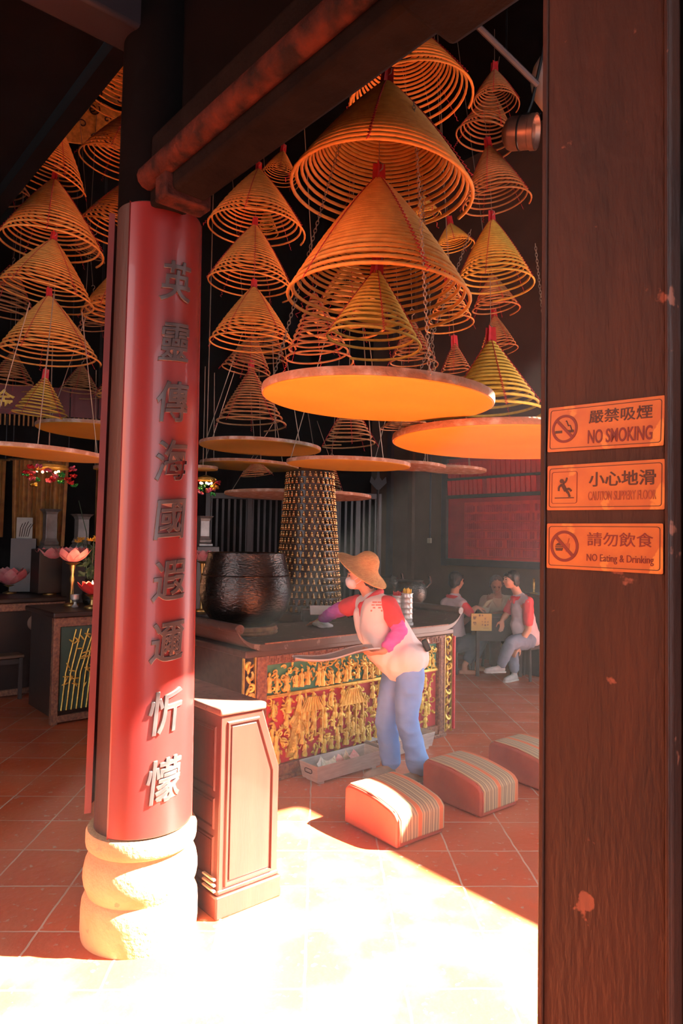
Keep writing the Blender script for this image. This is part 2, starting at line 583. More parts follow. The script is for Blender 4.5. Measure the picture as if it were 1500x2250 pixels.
curved_board(0.208, 0.228, R(78), 0.52, 3.12, A_FRONT + math.pi).build('plank', M['lacquer_edge'], b2, bevel=0.004)
mb = MB()
p0, p1 = at(226, 1728, 2.98) - b2.location, at(262, 1738, 2.86) - b2.location
mb.tube([p0 + Vector((-0.02, 0, 0.03)), p0, (p0 + p1) / 2 + Vector((0, -0.02, -0.02)), p1], 0.0035, 6)
mb.build('tie_wire', M['black_metal'], b2)

# ------------------------------------------------------------------ right post with the three signs
PA = at(1183, 1190, 1.50)
PA = Vector((PA.x, PA.y, 0))                              # its left front corner
post = thing('post', 'square worn brown wooden post carrying three orange notices', 'post', PA, YAW - math.pi / 2)
tag(post, kind='structure')
# local x runs along the face to the right and towards the camera, local y goes inside
mb = MB()
mb.box((0.142, 0.13, 2.2), (0.284, 0.26, 4.4))
mb.build('post_body', M['post_wood'], post, bevel=0.012)
mb = MB()
mb.box((0.012, -0.002, 2.2), (0.012, 0.006, 4.36))
mb.box((0.2785, -0.002, 2.2), (0.008, 0.006, 4.36))
mb.build('edge_bead', M['post_wood'], post, bevel=0.002)
jamb = thing('door_jamb', 'rough dark stone jamb against the right side of the post', 'jamb', PA + U * 0.0 - V * 0.296, YAW - math.pi / 2)
tag(jamb, kind='structure')
mb = MB()
mb.box((0.30, 0.19, 2.2), (0.60, 0.30, 4.4))
mb.build('jamb_body', mat('rough_dark_stone', (0.10, 0.085, 0.08), 0.95, c2=(0.04, 0.034, 0.03), scale=30, bump=1.0, bscale=45, spots=((0.35, 0.32, 0.32), 0.66, 60)), jamb)  # pale specks stand in for light catching the rough edge

M['sign'] = mat('orange_notice', (0.62, 0.20, 0.035), 0.45, c2=(0.50, 0.135, 0.03), scale=14, spots=((0.70, 0.28, 0.05), 0.62, 12))
M['ink_dark'] = mat('dark_print', (0.055, 0.02, 0.018), 0.5)
M['ink_red'] = mat('red_print', (0.20, 0.022, 0.02), 0.5)
M['ink_faded'] = mat('faded_print', (0.42, 0.095, 0.035), 0.5)
SW, SH = 0.236, 0.096
def rounded(w, h, r, n=6):
    pts = []
    for cx, cy, a in ((w / 2 - r, h / 2 - r, 0), (-w / 2 + r, h / 2 - r, 90), (-w / 2 + r, -h / 2 + r, 180), (w / 2 - r, -h / 2 + r, 270)):
        for k in range(n + 1):
            t = R(a + 90 * k / n)
            pts.append((cx + r * math.cos(t), cy + r * math.sin(t)))
    return pts
def ring_plate(mb, outer, inner, z, d=0.0006):
    n = len(outer)
    vs = [(x, y, z) for x, y in outer] + [(x, y, z) for x, y in inner] + [(x, y, z + d) for x, y in outer] + [(x, y, z + d) for x, y in inner]
    fs = []
    for i in range(n):
        j = (i + 1) % n
        fs += [(2 * n + i, 2 * n + j, 3 * n + j, 3 * n + i), (i, j, 2 * n + j, 2 * n + i), (3 * n + i, 3 * n + j, n + j, n + i)]
    mb.add(vs, fs)
def circle(cx, cy, r, n=40):
    return [(cx + r * math.cos(2 * math.pi * k / n), cy + r * math.sin(2 * math.pi * k / n)) for k in range(n)]
def bar(mb, p, q, w, z, d=0.0008):
    (x0, y0), (x1, y1) = p, q
    l = math.hypot(x1 - x0, y1 - y0)
    nx, ny = -(y1 - y0) / l * w / 2, (x1 - x0) / l * w / 2
    mb.prism([(x0 + nx, y0 + ny), (x1 + nx, y1 + ny), (x1 - nx, y1 - ny), (x0 - nx, y0 - ny)], d, Matrix.Translation((0, 0, z)))
def sign(label, pl, pr, tilt):
    """pl, pr: left and right edge pixels (x, y of the middle)"""
    a = at(pl[0], pl[1], 1)
    def hit(px, py):                                      # where the sight line meets the face of the post
        o = Vector((0, 0, CAM_Z))
        d = at(px, py, 1.0) - o
        t = (PA - o).dot(U) / d.dot(U)
        return o + d * t
    p, q = hit(*pl), hit(*pr)
    c = (p + q) / 2 - U * 0.003
    s = thing('notice_sign', label, 'sign', c)
    x = (q - p).normalized()
    n = -U
    y = n.cross(x).normalized()
    s.rotation_euler = Matrix((x, y, n)).transposed().to_euler()
    w = (q - p).length
    MB().prism(rounded(w, SH, 0.003), 0.0016, Matrix.Translation((0, 0, -0.0008))).build('plate', M['sign'], s, smooth=False)
    mb = MB()
    ring_plate(mb, rounded(w - 0.010, SH - 0.012, 0.006), rounded(w - 0.0125, SH - 0.0145, 0.005), 0.0008)
    mb.build('border_line', M['ink_dark'], s, smooth=False)
    return s, w
def put_text(s, txt, x, y, size, width, material, name, offset=0.0):
    me = text_mesh(txt, size, 0.0004, offset)
    xs = [v.co.x for v in me.vertices]
    k = width / (max(xs) - min(xs))
    for v in me.vertices:
        v.co = (v.co.x * k + x, v.co.y + y, v.co.z + 0.0012)
    link(name, me, material, s, smooth=False)
def round_ban(s, cx, cy, r, material):
    mb = MB()
    ring_plate(mb, circle(cx, cy, r), circle(cx, cy, r * 0.82), 0.0012)
    bar(mb, (cx - r * 0.63, cy + r * 0.63), (cx + r * 0.63, cy - r * 0.63), r * 0.2, 0.0013)
    mb.build('prohibition_ring', material, s, smooth=False)

s, w = sign('orange NO SMOKING notice with a crossed-out cigarette, topmost on the post', (1206, 946), (1461, 924), 0)
cx = -w / 2 + 0.040
round_ban(s, cx, 0, 0.030, M['ink_red'])
mb = MB()
bar(mb, (cx - 0.022, -0.006), (cx - 0.006, -0.006), 0.0055, 0.001)
bar(mb, (cx + 0.006, -0.006), (cx + 0.016, -0.006), 0.0055, 0.001)
bar(mb, (cx + 0.0175, -0.006), (cx + 0.021, -0.006), 0.0055, 0.001)
for k in range(7):
    p = (cx + 0.002 + 0.0022 * k, 0.016 - 0.0025 * k + 0.003 * math.sin(k * 1.6))
    q = (cx + 0.002 + 0.0022 * (k + 1), 0.016 - 0.0025 * (k + 1) + 0.003 * math.sin((k + 1) * 1.6))
    bar(mb, p, q, 0.002, 0.001)
mb.build('cigarette_symbol', M['ink_dark'], s, smooth=False)
put_text(s, '嚴禁吸煙', 0.036, 0.020, 0.029, 0.132, M['ink_dark'], 'chinese_text', 0.0002)
put_text(s, 'NO SMOKING', 0.036, -0.021, 0.039, 0.134, M['ink_red'], 'english_text', 0.0006)
s, w = sign('orange slippery floor notice with a falling figure, between two other notices', (1204, 1073), (1462, 1064), 0)
cx = -w / 2 + 0.041
mb = MB()
ring_plate(mb, [(x + cx, y) for x, y in rounded(0.060, 0.068, 0.005)], [(x + cx, y) for x, y in rounded(0.058, 0.066, 0.004)], 0.001)
mb.build('symbol_frame', M['ink_red'], s, smooth=False)
mb = MB()
mb.prism(circle(cx - 0.006, 0.014, 0.0046, 20), 0.0008, Matrix.Translation((0, 0, 0.001)))
for p, q, wd in (((-0.005, 0.008), (0.004, -0.007), 0.008), ((-0.006, 0.007), (-0.013, 0.001), 0.004), ((-0.013, 0.001), (-0.013, -0.007), 0.0036), ((-0.003, 0.009), (0.004, 0.013), 0.004),
                 ((0.004, 0.013), (0.006, 0.021), 0.0036), ((0.003, -0.004), (0.012, -0.003), 0.005), ((0.012, -0.003), (0.017, -0.008), 0.004), ((0.004, -0.006), (0.010, -0.012), 0.005),
                 ((0.010, -0.012), (0.013, -0.020), 0.004), ((-0.022, -0.022), (0.023, -0.022), 0.002)):
    bar(mb, (cx + p[0], p[1]), (cx + q[0], q[1]), wd, 0.001)
mb.build('falling_figure_symbol', M['ink_dark'], s, smooth=False)
put_text(s, '小心地滑', 0.040, 0.015, 0.032, 0.138, M['ink_dark'], 'chinese_text', 0.0004)
put_text(s, 'CAUTION SLIPPERY FLOOR', 0.040, -0.019, 0.026, 0.140, M['ink_faded'], 'english_text', 0.0002)
s, w = sign('orange NO Eating & Drinking notice with a crossed-out burger, lowest on the post', (1203, 1199), (1458, 1206), 0)
cx = -w / 2 + 0.042
round_ban(s, cx, 0.0, 0.033, M['ink_red'])
mb = MB()
mb.prism([(cx - 0.021 + 0.018 * k / 8, 0.001 + 0.006 * math.sin(math.pi * k / 8)) for k in range(9)], 0.0008, Matrix.Translation((0, 0, 0.001)))
bar(mb, (cx - 0.021, -0.0015), (cx - 0.003, -0.0015), 0.002, 0.001)
mb.prism([(cx - 0.021, -0.004), (cx - 0.003, -0.004), (cx - 0.005, -0.010), (cx - 0.019, -0.010)], 0.0008, Matrix.Translation((0, 0, 0.001)))
mb.build('burger_symbol', M['ink_dark'], s, smooth=False)
mb = MB()
mb.prism([(cx + 0.002, 0.006), (cx + 0.013, 0.006), (cx + 0.011, -0.012), (cx + 0.004, -0.012)], 0.0006, Matrix.Translation((0, 0, 0.001)))
bar(mb, (cx + 0.008, 0.006), (cx + 0.011, 0.017), 0.0016, 0.001)
mb.build('cup_symbol', M['ink_faded'], s, smooth=False)
put_text(s, '請勿飲食', 0.038, 0.016, 0.030, 0.136, M['ink_red'], 'chinese_text', 0.0001)
put_text(s, 'NO Eating & Drinking', 0.038, -0.024, 0.021, 0.138, M['ink_red'], 'english_text', 0.0)
# ------------------------------------------------------------------ incense coils and the ash trays under them
def incense(name, c, c2):
    return mat(name, c, 0.75, c2=c2, scale=9, bump=0.15, bscale=90)
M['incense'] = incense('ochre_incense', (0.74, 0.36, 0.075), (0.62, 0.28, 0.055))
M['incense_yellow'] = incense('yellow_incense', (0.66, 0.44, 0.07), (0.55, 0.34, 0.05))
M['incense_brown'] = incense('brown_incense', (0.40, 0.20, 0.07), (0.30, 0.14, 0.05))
M['thread'] = mat('red_thread', (0.50, 0.02, 0.03), 0.7)
M['tag'] = mat('red_paper', (0.62, 0.03, 0.04), 0.6, c2=(0.45, 0.02, 0.03), scale=20)
M['tray_under'] = mat('ochre_painted_tray', (0.50, 0.31, 0.035), 0.6, c2=(0.46, 0.275, 0.03), scale=3)
M['tray_rim'] = mat('ash_stained_rim', (0.34, 0.19, 0.12), 0.85, c2=(0.60, 0.50, 0.44), scale=11, bump=0.8, bscale=50, lo=0.48, hi=0.75)

COIL = {}
def coil_meshes(kind):
    """meshes of a coil one metre in radius, hanging from its tip at the origin; kind = (height, turns, rod radius, sag, material)"""
    if kind in COIL:
        return COIL[kind]
    h, turns, rad, loose, mname = kind
    turns = round(turns * 1.25) if loose > 0.2 else turns
    g = random.Random(hash((round(h * 10), turns)) & 255)
    n = 40
    pts = []
    N = int(turns * n)
    ph = [g.uniform(0, 6.28) for _ in range(6)]
    for i in range(N + 1):
        t = i / N
        rr = q = 0.035 + 0.965 * (0.84 * t + 0.16 * t ** 9)  # the outermost turns hang further apart
        z = -h * (0.70 * q + 0.30 * q ** (1.0 + 2.0 * loose))
        a = 2 * math.pi * turns * t
        wob = 0.006 * math.sin(a * 0.5 + ph[0]) + 0.008 * math.sin(2 * a + ph[1]) * q
        pts.append((rr * math.cos(a) * (1 + wob), rr * math.sin(a) * (1 - wob), z + 0.012 * q * math.sin(a + ph[2])))
    mb = MB()
    mb.tube(pts, rad, 6)
    rods = bpy.data.meshes.new('coil_rod')
    rods.from_pydata(mb.v, [], mb.f)
    rods.polygons.foreach_set('use_smooth', [True] * len(rods.polygons))
    rods.materials.append(M[mname])
    mt = MB()
    for k in range(5):
        a0 = 2 * math.pi * (k + 0.3) / 5
        path = []
        for s in range(57):
            q = 0.04 + 0.96 * s / 56
            z = -h * (0.70 * q + 0.30 * q ** (1.0 + 2.0 * loose))
            side = 1.0 + (1.6 * rad if s % 2 else 0.4 * rad)
            a = a0 + (0.018 if s % 2 else -0.018)
            path.append((q * side * math.cos(a) + rad * 0.8 * math.cos(a), q * side * math.sin(a) + rad * 0.8 * math.sin(a), z + rad * 0.4))
        mt.tube(path, rad * 0.30, 4)
    th = bpy.data.meshes.new('binding_thread')
    th.from_pydata(mt.v, [], mt.f)
    th.materials.append(M['thread'])
    COIL[kind] = (rods, th)
    return COIL[kind]
tagm = MB()
tagm.prism([(-0.028, 0.03), (0.028, 0.03), (0.034, -0.10), (0.006, -0.085), (-0.008, -0.11), (-0.034, -0.095)], 0.004, Matrix.Rotation(R(90), 4, 'X'))
tagm.prism([(-0.02, 0.04), (0.024, 0.02), (0.016, -0.08), (-0.03, -0.06)], 0.004, Matrix.Rotation(R(60), 4, 'Z') @ Matrix.Rotation(R(90), 4, 'X'))
TAG = bpy.data.meshes.new('paper_tag')
TAG.from_pydata(tagm.v, [], tagm.f)
TAG.materials.append(M['tag'])
hk = MB()
hk.tube([(0, 0, -0.03), (0, 0, 0.02), (0.018, 0, 0.035), (0.02, 0, 0.055), (0.0, 0, 0.07), (-0.014, 0, 0.058)], 0.0035, 5)
hk.tube([(0, 0, 0.07), (0, 0, 0.34)], 0.002, 4)
HOOK = bpy.data.meshes.new('hook_wire')
HOOK.from_pydata(hk.v, [], hk.f)
HOOK.materials.append(M['chain'])

def coil(label, tip, ring, w, y, turns=21, mname='incense', loose=0.35, rad=0.021, group=None, spin=0.0, with_tag=True, cord=False):
    """tip, ring: pixels of the tip and of the middle of the lowest ring; w: half its width in pixels; y: depth"""
    r = w * y / F_PX
    a, b = at(tip[0], tip[1], y), at(ring[0], ring[1], y)
    h = (a - b).length
    ratio = max(0.9, round(h / r * 5) / 5)
    rods, th = coil_meshes((ratio, turns, rad, loose, mname))
    o = thing('incense_coil', label, 'incense coil', a, spin, group)
    up = (a - b).normalized()
    q = Vector((0, 0, 1)).rotation_difference(up)
    o.rotation_euler = (q.to_matrix() @ Matrix.Rotation(spin, 3, 'Z')).to_euler()
    o.scale = (r, r, h / ratio)
    for nm, me in (('coil_rod', rods), ('binding_thread', th)):
        c = bpy.data.objects.new(nm, me)
        COL.objects.link(c)
        c.parent = o
    for nm, me in ([('paper_tag', TAG)] if with_tag else []) + [('hook_wire', HOOK)]:
        c = bpy.data.objects.new(nm, me)
        COL.objects.link(c)
        c.parent = o
        c.scale = (1 / r, 1 / r, ratio / h)
        c.rotation_euler = (0, 0, rng.uniform(-0.5, 0.5) - spin)
        if nm == 'paper_tag':
            c.location = (0, 0, 0.03 * ratio / h)
    if cord:
        l = 7.62 - a.z
        c = MB().tube([(0, 0, 0.3), (0, 0, l)], 0.003, 5).build('cord', M['chain'], o)
        c.scale = (1 / r, 1 / r, ratio / h)
    return o

B, Y, N_ = 'incense', 'incense_yellow', 'incense_brown'
G1 = 'coils over the front ash tray'
D1 = 3.12
coil('large ochre incense coil right under the tie beam, its top cut off by the beam', (850, 178), (834, 428), 206, D1, 28, spin=0.4, rad=0.0195, group=G1)
coil('largest ochre incense coil, second from the top over the front tray', (832, 388), (828, 668), 207, D1, 28, spin=1.0, rad=0.0195, group=G1)
coil('yellow loosely wound coil hanging inside the largest coil, just over the front tray', (828, 590), (816, 764), 113, D1 + 0.1, 15, Y, rad=0.028, loose=0.1, spin=2.0, group=G1)
coil('ochre coil showing beside the beam at upper right, half behind the large coil', (880, 40), (900, 232), 142, 4.3, 20, spin=0.2)
G2 = 'coils over the right ash tray'
coil('smallest pale ochre coil, topmost of the right-hand chain under the beam end', (1086, 152), (1086, 236), 55, 5.5, 13, N_, rad=0.03, spin=0.3, group=G2)
coil('pale coil unrolled into wide loops below the topmost coil of the right chain', (1082, 205), (1062, 312), 70, 5.9, 12, N_, rad=0.03, spin=0.9, group=G2, with_tag=False)
coil('ochre coil beside the metal spotlight, with a red tag at its tip', (1072, 318), (1090, 452), 77, 5.4, 17, N_, rad=0.027, spin=0.1, group=G2)
coil('ochre-yellow coil below the one beside the spotlight', (1080, 480), (1086, 632), 88, 5.2, 18, Y, rad=0.026, spin=1.4, group=G2)
coil('bright yellow widely spaced coil standing over the right ash tray', (1078, 742), (1080, 912), 114, 3.95, 16, Y, rad=0.03, loose=0.0, spin=0.6, group=G2)
coil('small brown coil end showing under the yellow coil beside the post', (1080, 602), (1088, 685), 54, 6.6, 12, N_, rad=0.035, spin=0.7, with_tag=False)
coil('narrow brown coil half behind the bright yellow coil', (1085, 690), (1096, 772), 42, 6.9, 14, N_, rad=0.03, spin=0.9, cord=True)
G3 = 'coils over the tray left of centre'
coil('ochre coil just right of the red pillar, topmost of its chain', (568, 370), (561, 512), 111, 6.2, 18, spin=0.5, group=G3)
coil('ochre coil peeping out between the beam and the large coil', (622, 330), (612, 398), 46, 6.9, 14, spin=0.7)
coil('ochre coil right of the red pillar, second of its chain', (560, 492), (548, 636), 97, 6.25, 18, spin=0.8, group=G3)
coil('ochre coil right of the red pillar, third of its chain', (558, 628), (553, 762), 97, 6.3, 18, spin=0.1, group=G3)
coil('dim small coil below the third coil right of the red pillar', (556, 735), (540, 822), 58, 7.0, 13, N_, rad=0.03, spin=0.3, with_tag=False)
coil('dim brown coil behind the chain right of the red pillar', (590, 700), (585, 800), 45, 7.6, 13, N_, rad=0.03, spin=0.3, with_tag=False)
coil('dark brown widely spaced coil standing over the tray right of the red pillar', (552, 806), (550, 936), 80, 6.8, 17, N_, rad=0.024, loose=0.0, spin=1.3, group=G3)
G4 = 'coils at the left edge'
coil('topmost whole ochre coil at the left edge, under the gilded banner', (128, 270), (95, 404), 92, 5.9, 18, spin=0.2, group=G4)
coil('ochre coil at the left edge, second below the gilded banner', (120, 392), (112, 550), 111, 5.9, 19, spin=0.9, group=G4)
coil('ochre coil at the left edge, third below the gilded banner', (118, 524), (98, 656), 104, 6.0, 18, spin=1.6, group=G4)
coil('ochre coil at the left edge, fourth below the gilded banner and the widest', (108, 648), (106, 792), 109, 6.0, 19, spin=0.5, group=G4)
coil('small yellowish coil at the left, lowest over the left tray', (100, 826), (88, 920), 63, 6.1, 13, Y, rad=0.03, loose=0.1, spin=0.4, group=G4)
G5 = 'coils left of the red pillar'
coil('ochre coil in front of the gilded banner, cut by the pillar', (282, 88), (266, 232), 91, 6.6, 16, spin=0.1, group=G5)
coil('ochre coil left of the pillar, second from the top of its chain', (285, 245), (264, 372), 94, 6.6, 16, spin=0.7, group=G5)
coil('ochre coil left of the pillar, third of its chain beside the board top', (285, 395), (260, 528), 96, 6.6, 16, spin=1.3, group=G5)
coil('ochre coil left of the pillar, fourth of its chain', (266, 585), (270, 698), 92, 6.7, 15, rad=0.026, spin=0.4, group=G5)
coil('small coil left of the pillar just over a tray', (262, 800), (262, 878), 52, 6.8, 12, rad=0.03, spin=0.8, group=G5)
G6 = 'dim coils deep in the hall'
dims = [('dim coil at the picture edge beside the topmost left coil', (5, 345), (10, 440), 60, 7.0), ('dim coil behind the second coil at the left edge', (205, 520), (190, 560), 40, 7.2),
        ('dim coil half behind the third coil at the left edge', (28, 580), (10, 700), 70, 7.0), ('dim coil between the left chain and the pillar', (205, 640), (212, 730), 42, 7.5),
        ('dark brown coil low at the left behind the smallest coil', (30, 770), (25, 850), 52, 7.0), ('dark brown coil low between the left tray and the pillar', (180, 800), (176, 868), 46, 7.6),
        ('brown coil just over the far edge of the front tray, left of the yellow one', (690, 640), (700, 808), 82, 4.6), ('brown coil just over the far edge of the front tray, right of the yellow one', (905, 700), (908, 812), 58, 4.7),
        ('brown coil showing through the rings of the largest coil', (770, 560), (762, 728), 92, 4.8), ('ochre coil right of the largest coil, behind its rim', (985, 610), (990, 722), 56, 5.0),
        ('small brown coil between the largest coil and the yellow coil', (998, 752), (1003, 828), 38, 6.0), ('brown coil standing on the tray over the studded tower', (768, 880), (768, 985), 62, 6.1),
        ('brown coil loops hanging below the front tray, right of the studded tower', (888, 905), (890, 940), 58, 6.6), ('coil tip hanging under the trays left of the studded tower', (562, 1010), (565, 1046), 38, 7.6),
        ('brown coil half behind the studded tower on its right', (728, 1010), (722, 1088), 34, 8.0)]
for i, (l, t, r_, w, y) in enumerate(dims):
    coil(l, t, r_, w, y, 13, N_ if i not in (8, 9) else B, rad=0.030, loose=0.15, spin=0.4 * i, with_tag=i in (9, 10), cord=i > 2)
coil('yellow coil glowing inside the top of the large coil', (930, 430), (938, 478), 32, 4.9, 12, Y, rad=0.04, spin=0.4, with_tag=False, cord=True)
coil('yellow coil right of the large coil, in front of the dark wall', (988, 490), (998, 545), 45, 6.0, 14, Y, rad=0.03, spin=0.4, cord=True)
coil('yellow coil glowing inside the topmost coil right of the pillar', (585, 455), (588, 515), 24, 6.6, 12, Y, rad=0.045, spin=1.4, with_tag=False, cord=True)

# ash trays: thick round boards hung on chains
def chain_mesh(a, b, link_len=0.026, r=0.0017):
    mb = MB()
    d = b - a
    n = max(2, int(d.length / (link_len * 0.72)))
    x, y = frame_of(d)
    dn = d.normalized()
    for i in range(n):
        c = a + d * ((i + 0.5) / n)
        s = x if i % 2 else y
        pts = []
        for k in range(10):
            t = 2 * math.pi * k / 10
            pts.append(c + dn * (math.cos(t) * link_len * 0.5) + s * (math.sin(t) * link_len * 0.26))
        mb.tube(pts, r, 4, closed=True)
    return mb
def ash_tray(label, c, w, y, tilt=(0, 0), top=1.5, links=True, group='round ash trays hung under the coils', under='tray_under'):
    """c: pixel of the middle of the lower face, w: half width in pixels"""
    r = w * y / F_PX
    p = at(c[0], c[1], y)
    o = thing('ash_tray', label, 'tray', p, 0, group)
    o.rotation_euler = (R(tilt[0]), R(tilt[1]), 0)
    MB().lathe([(0.0001, 0.0), (r * 0.985, 0.0), (r * 0.992, 0.004), (r * 0.985, 0.010), (0.0001, 0.010)], 72).build('tray_board', M[under], o, angle=30)
    hr = 0.040 if links else 0.035
    MB().lathe([(r * 0.985, 0.006), (r * 1.0, 0.004), (r * 1.005, hr * 0.5), (r * 1.0, hr), (r * 0.975, hr), (r * 0.97, 0.012)], 72).build('rim', M['tray_rim'], o, angle=50)
    for k in range(3):
        a = 2 * math.pi * k / 3 - 1.22
        s = Vector((r * 0.98 * math.cos(a), r * 0.98 * math.sin(a), 0.03))
        e = Vector((0.16 * math.cos(a), 0.16 * math.sin(a), top))
        if links:
            cm = chain_mesh(s, s.lerp(e, 0.8))
            cm.tube([s + Vector((0, 0, -0.03)), s + Vector((0.012 * math.cos(a), 0.012 * math.sin(a), -0.005)), s + Vector((0, 0, 0.02))], 0.004, 5)
            cm.build('chain', M['chain'], o, smooth=False)
        else:
            MB().tube([s, s.lerp(e, 0.8)], 0.004, 4).build('chain', M['chain'], o)
    return o
ash_tray('largest round ochre ash tray hanging in front, right over the worker', (828, 884), 254, 3.15, (0.8, 2.2), 1.6)
ash_tray('round ochre ash tray under the bright yellow coil, its end hidden by the post', (1122, 978), 261, 3.95, (0, 1.0), 1.6)
ash_tray('ochre ash tray hanging over the studded tower', (765, 1024), 136, 6.1, (1, 1), 1.5, False)
ash_tray('ochre ash tray right of the red pillar, over the black bowl', (572, 986), 133, 6.9, (0, 1.5), 1.5, False)
ash_tray('ochre ash tray at the left picture edge, partly behind another tray', (92, 1000), 137, 5.3, (0, 3.0), 1.5, False)
ash_tray('ochre ash tray ending behind the left side of the red pillar', (226, 952), 138, 6.6, (0, 2.0), 1.5, False)
ash_tray('brownish tray lower behind the tray over the black bowl', (548, 1026), 108, 7.9, (0, 1.5), 1.4, False)
ash_tray('small tray end just right of the pillar beside the coloured garland', (440, 1032), 38, 7.6, (0, 0), 1.4, False)
ash_tray('small dim tray end just left of the pillar', (232, 1032), 26, 7.6, (0, 0), 1.4, False)
ash_tray('dim ash-covered tray behind the tray over the studded tower', (898, 1027), 80, 8.3, (0, 2), 1.3, False, under='tray_rim')
ash_tray('farthest dim ash-covered tray, in front of the red tablets', (996, 1035), 71, 9.0, (0, 2), 1.2, False, under='tray_rim')
ash_tray('wide dark tray seen nearly edge-on behind the studded tower', (655, 1092), 160, 8.2, (0, 0.5), 1.2, False, under='tray_rim')
# ------------------------------------------------------------------ things in the temple grid: a helper
def gthing(name, label, cat, u, v, z=0.0, group=None, turn=0.0):
    return thing(name, label, cat, uv(u, v, z), YAW + turn, group)

# ------------------------------------------------------------------ the sloping red donation cabinet beside the pillar
M['cab'] = mat('red_brown_varnish', (0.100, 0.021, 0.013), 0.40, c2=(0.08, 0.016, 0.010), scale=5, stretch=(3, 3, 0.4), coat=0.15, bump=0.05)
M['cab_top'] = mat('paint_worn_top', (0.22, 0.11, 0.085), 0.6, c2=(0.14, 0.055, 0.04), scale=9, spots=((0.12, 0.05, 0.04), 0.62, 24))
cbu, cbv = 1.645, 2.69
cab = gthing('donation_cabinet', 'red-brown varnished wooden cabinet with one sloping side, beside the pillar foot', 'cabinet', cbu, cbv)
# local x runs along u (to the right and away), local y along v (to the left and away)
W1, W2, H1, H2, DP = 0.225, 0.325, 0.93, 0.61, 0.74
prof = [(0.0, 0.10), (W2, 0.10), (W2, H2), (W1, H1 - 0.035), (0.0, H1 - 0.035)]
toY = Matrix(((1, 0, 0, 0), (0, 0, -1, 0), (0, 1, 0, 0), (0, 0, 0, 1)))           # x, y, z -> x, -z, y
MB().prism(prof, DP, Matrix.Translation((0, DP, 0)) @ toY).build('carcass', M['cab'], cab, bevel=0.006)
mb = MB()
mb.box((W2 / 2, DP / 2, 0.05), (W2 + 0.03, DP + 0.03, 0.10))
mb.build('plinth', M['cab'], cab, bevel=0.008)
mb = MB()
mb.box((W2 / 2, DP / 2, 0.112), (W2 + 0.012, DP + 0.012, 0.025))
mb.build('plinth_moulding', M['cab'], cab, bevel=0.010, segs=3)
mb = MB()
mb.box((W1 / 2, DP / 2, H1 - 0.0175), (W1 + 0.028, DP + 0.028, 0.035))
mb.build('top_board', M['cab_top'], cab, bevel=0.012, segs=3)
# raised panel on the end that faces the camera, with its moulding
def inset(poly, d):
    n = len(poly)
    out = []
    for i in range(n):
        p0, p1, p2 = Vector(poly[i - 1]), Vector(poly[i]), Vector(poly[(i + 1) % n])
        e1, e2 = (p1 - p0).normalized(), (p2 - p1).normalized()
        n1, n2 = Vector((-e1.y, e1.x)), Vector((-e2.y, e2.x))
        b = (n1 + n2)
        b = b / b.dot(n1)
        q = p1 + b * d
        out.append((q.x, q.y))
    return out
def frame_strip(mb, outer, inner, d, m):
    n = len(outer)
    vs = [(x, y, 0) for x, y in outer] + [(x, y, 0) for x, y in inner] + [(x, y, d) for x, y in inset(outer, 0.004)] + [(x, y, d) for x, y in inset(inner, -0.004)]
    fs = []
    for i in range(n):
        j = (i + 1) % n
        fs += [(i, j, 2 * n + j, 2 * n + i), (2 * n + i, 2 * n + j, 3 * n + j, 3 * n + i), (3 * n + i, 3 * n + j, n + j, n + i)]
    mb.add(vs, fs, m)
front = toY
mb = MB()
o1 = inset(prof, 0.030)
frame_strip(mb, o1, inset(o1, 0.016), 0.010, front)
mb.build('panel_moulding', M['cab'], cab, smooth=False)
mb = MB()
mb.prism(inset(o1, 0.024), 0.006, front)
mb.build('raised_panel', M['cab'], cab, bevel=0.005)
# drawers and doors on the long dark side
side = Matrix(((0, 0, -1, 0), (-1, 0, 0, DP), (0, 1, 0, 0), (0, 0, 0, 1)))        # panel x runs along -v, panel y up, thickness outwards (-u)
for (x0, x1, y0, y1) in ((0.04, 0.70, 0.55, 0.84), (0.04, 0.70, 0.38, 0.52), (0.04, 0.70, 0.15, 0.35)):
    mb = MB()
    q = [(x0, y0), (x1, y0), (x1, y1), (x0, y1)]
    frame_strip(mb, q, inset(q, 0.014), 0.007, side)
    mb.prism(inset(q, 0.02), 0.004, side)
    mb.build('side_panel', M['cab'], cab, smooth=False)
mb = MB()
for k in range(3):
    mb.box((-0.016, 0.05, 0.125 + 0.025 * k), (0.012, 0.10, 0.008))
mb.build('wood_patch', mat('bare_wood_splinter', (0.4, 0.24, 0.16), 0.8), cab)
# faint black characters on the worn top
me = text_mesh('功德箱', 0.055, 0.0004)
for v in me.vertices:
    x, y, h = v.co
    v.co = (W1 / 2 + x * 0.9, DP - 0.16 + y * 0.9, H1 + 0.0006 + h)
link('painted_text', me, M['ink_dark'], cab, smooth=False)

# ------------------------------------------------------------------ the gilded altar table
M['altar_wood'] = mat('dark_altar_wood', (0.085, 0.042, 0.030), 0.42, c2=(0.055, 0.026, 0.020), scale=6, stretch=(0.4, 3, 3), bump=0.06)
M['altar_top'] = mat('dusty_altar_top', (0.075, 0.048, 0.040), 0.42, c2=(0.055, 0.033, 0.028), scale=5, detail=9, spots=((0.17, 0.125, 0.11), 0.63, 13))
M['altar_frame'] = mat('carved_frame_wood', (0.30, 0.13, 0.065), 0.55, c2=(0.14, 0.05, 0.035), scale=40, bump=1.0, bscale=60)
M['green_ground'] = mat('green_panel_ground', (0.05, 0.26, 0.19), 0.6, c2=(0.08, 0.30, 0.16), scale=7)
M['red_ground'] = mat('rose_panel_ground', (0.60, 0.055, 0.060), 0.6, c2=(0.50, 0.035, 0.04), scale=7)
AU, AV = 2.56, 3.93
LEN = 2.22
altar = gthing('altar_table', 'long altar table with gilded carved front panels and upturned dark top ends', 'table', AU, AV)
mb = MB()
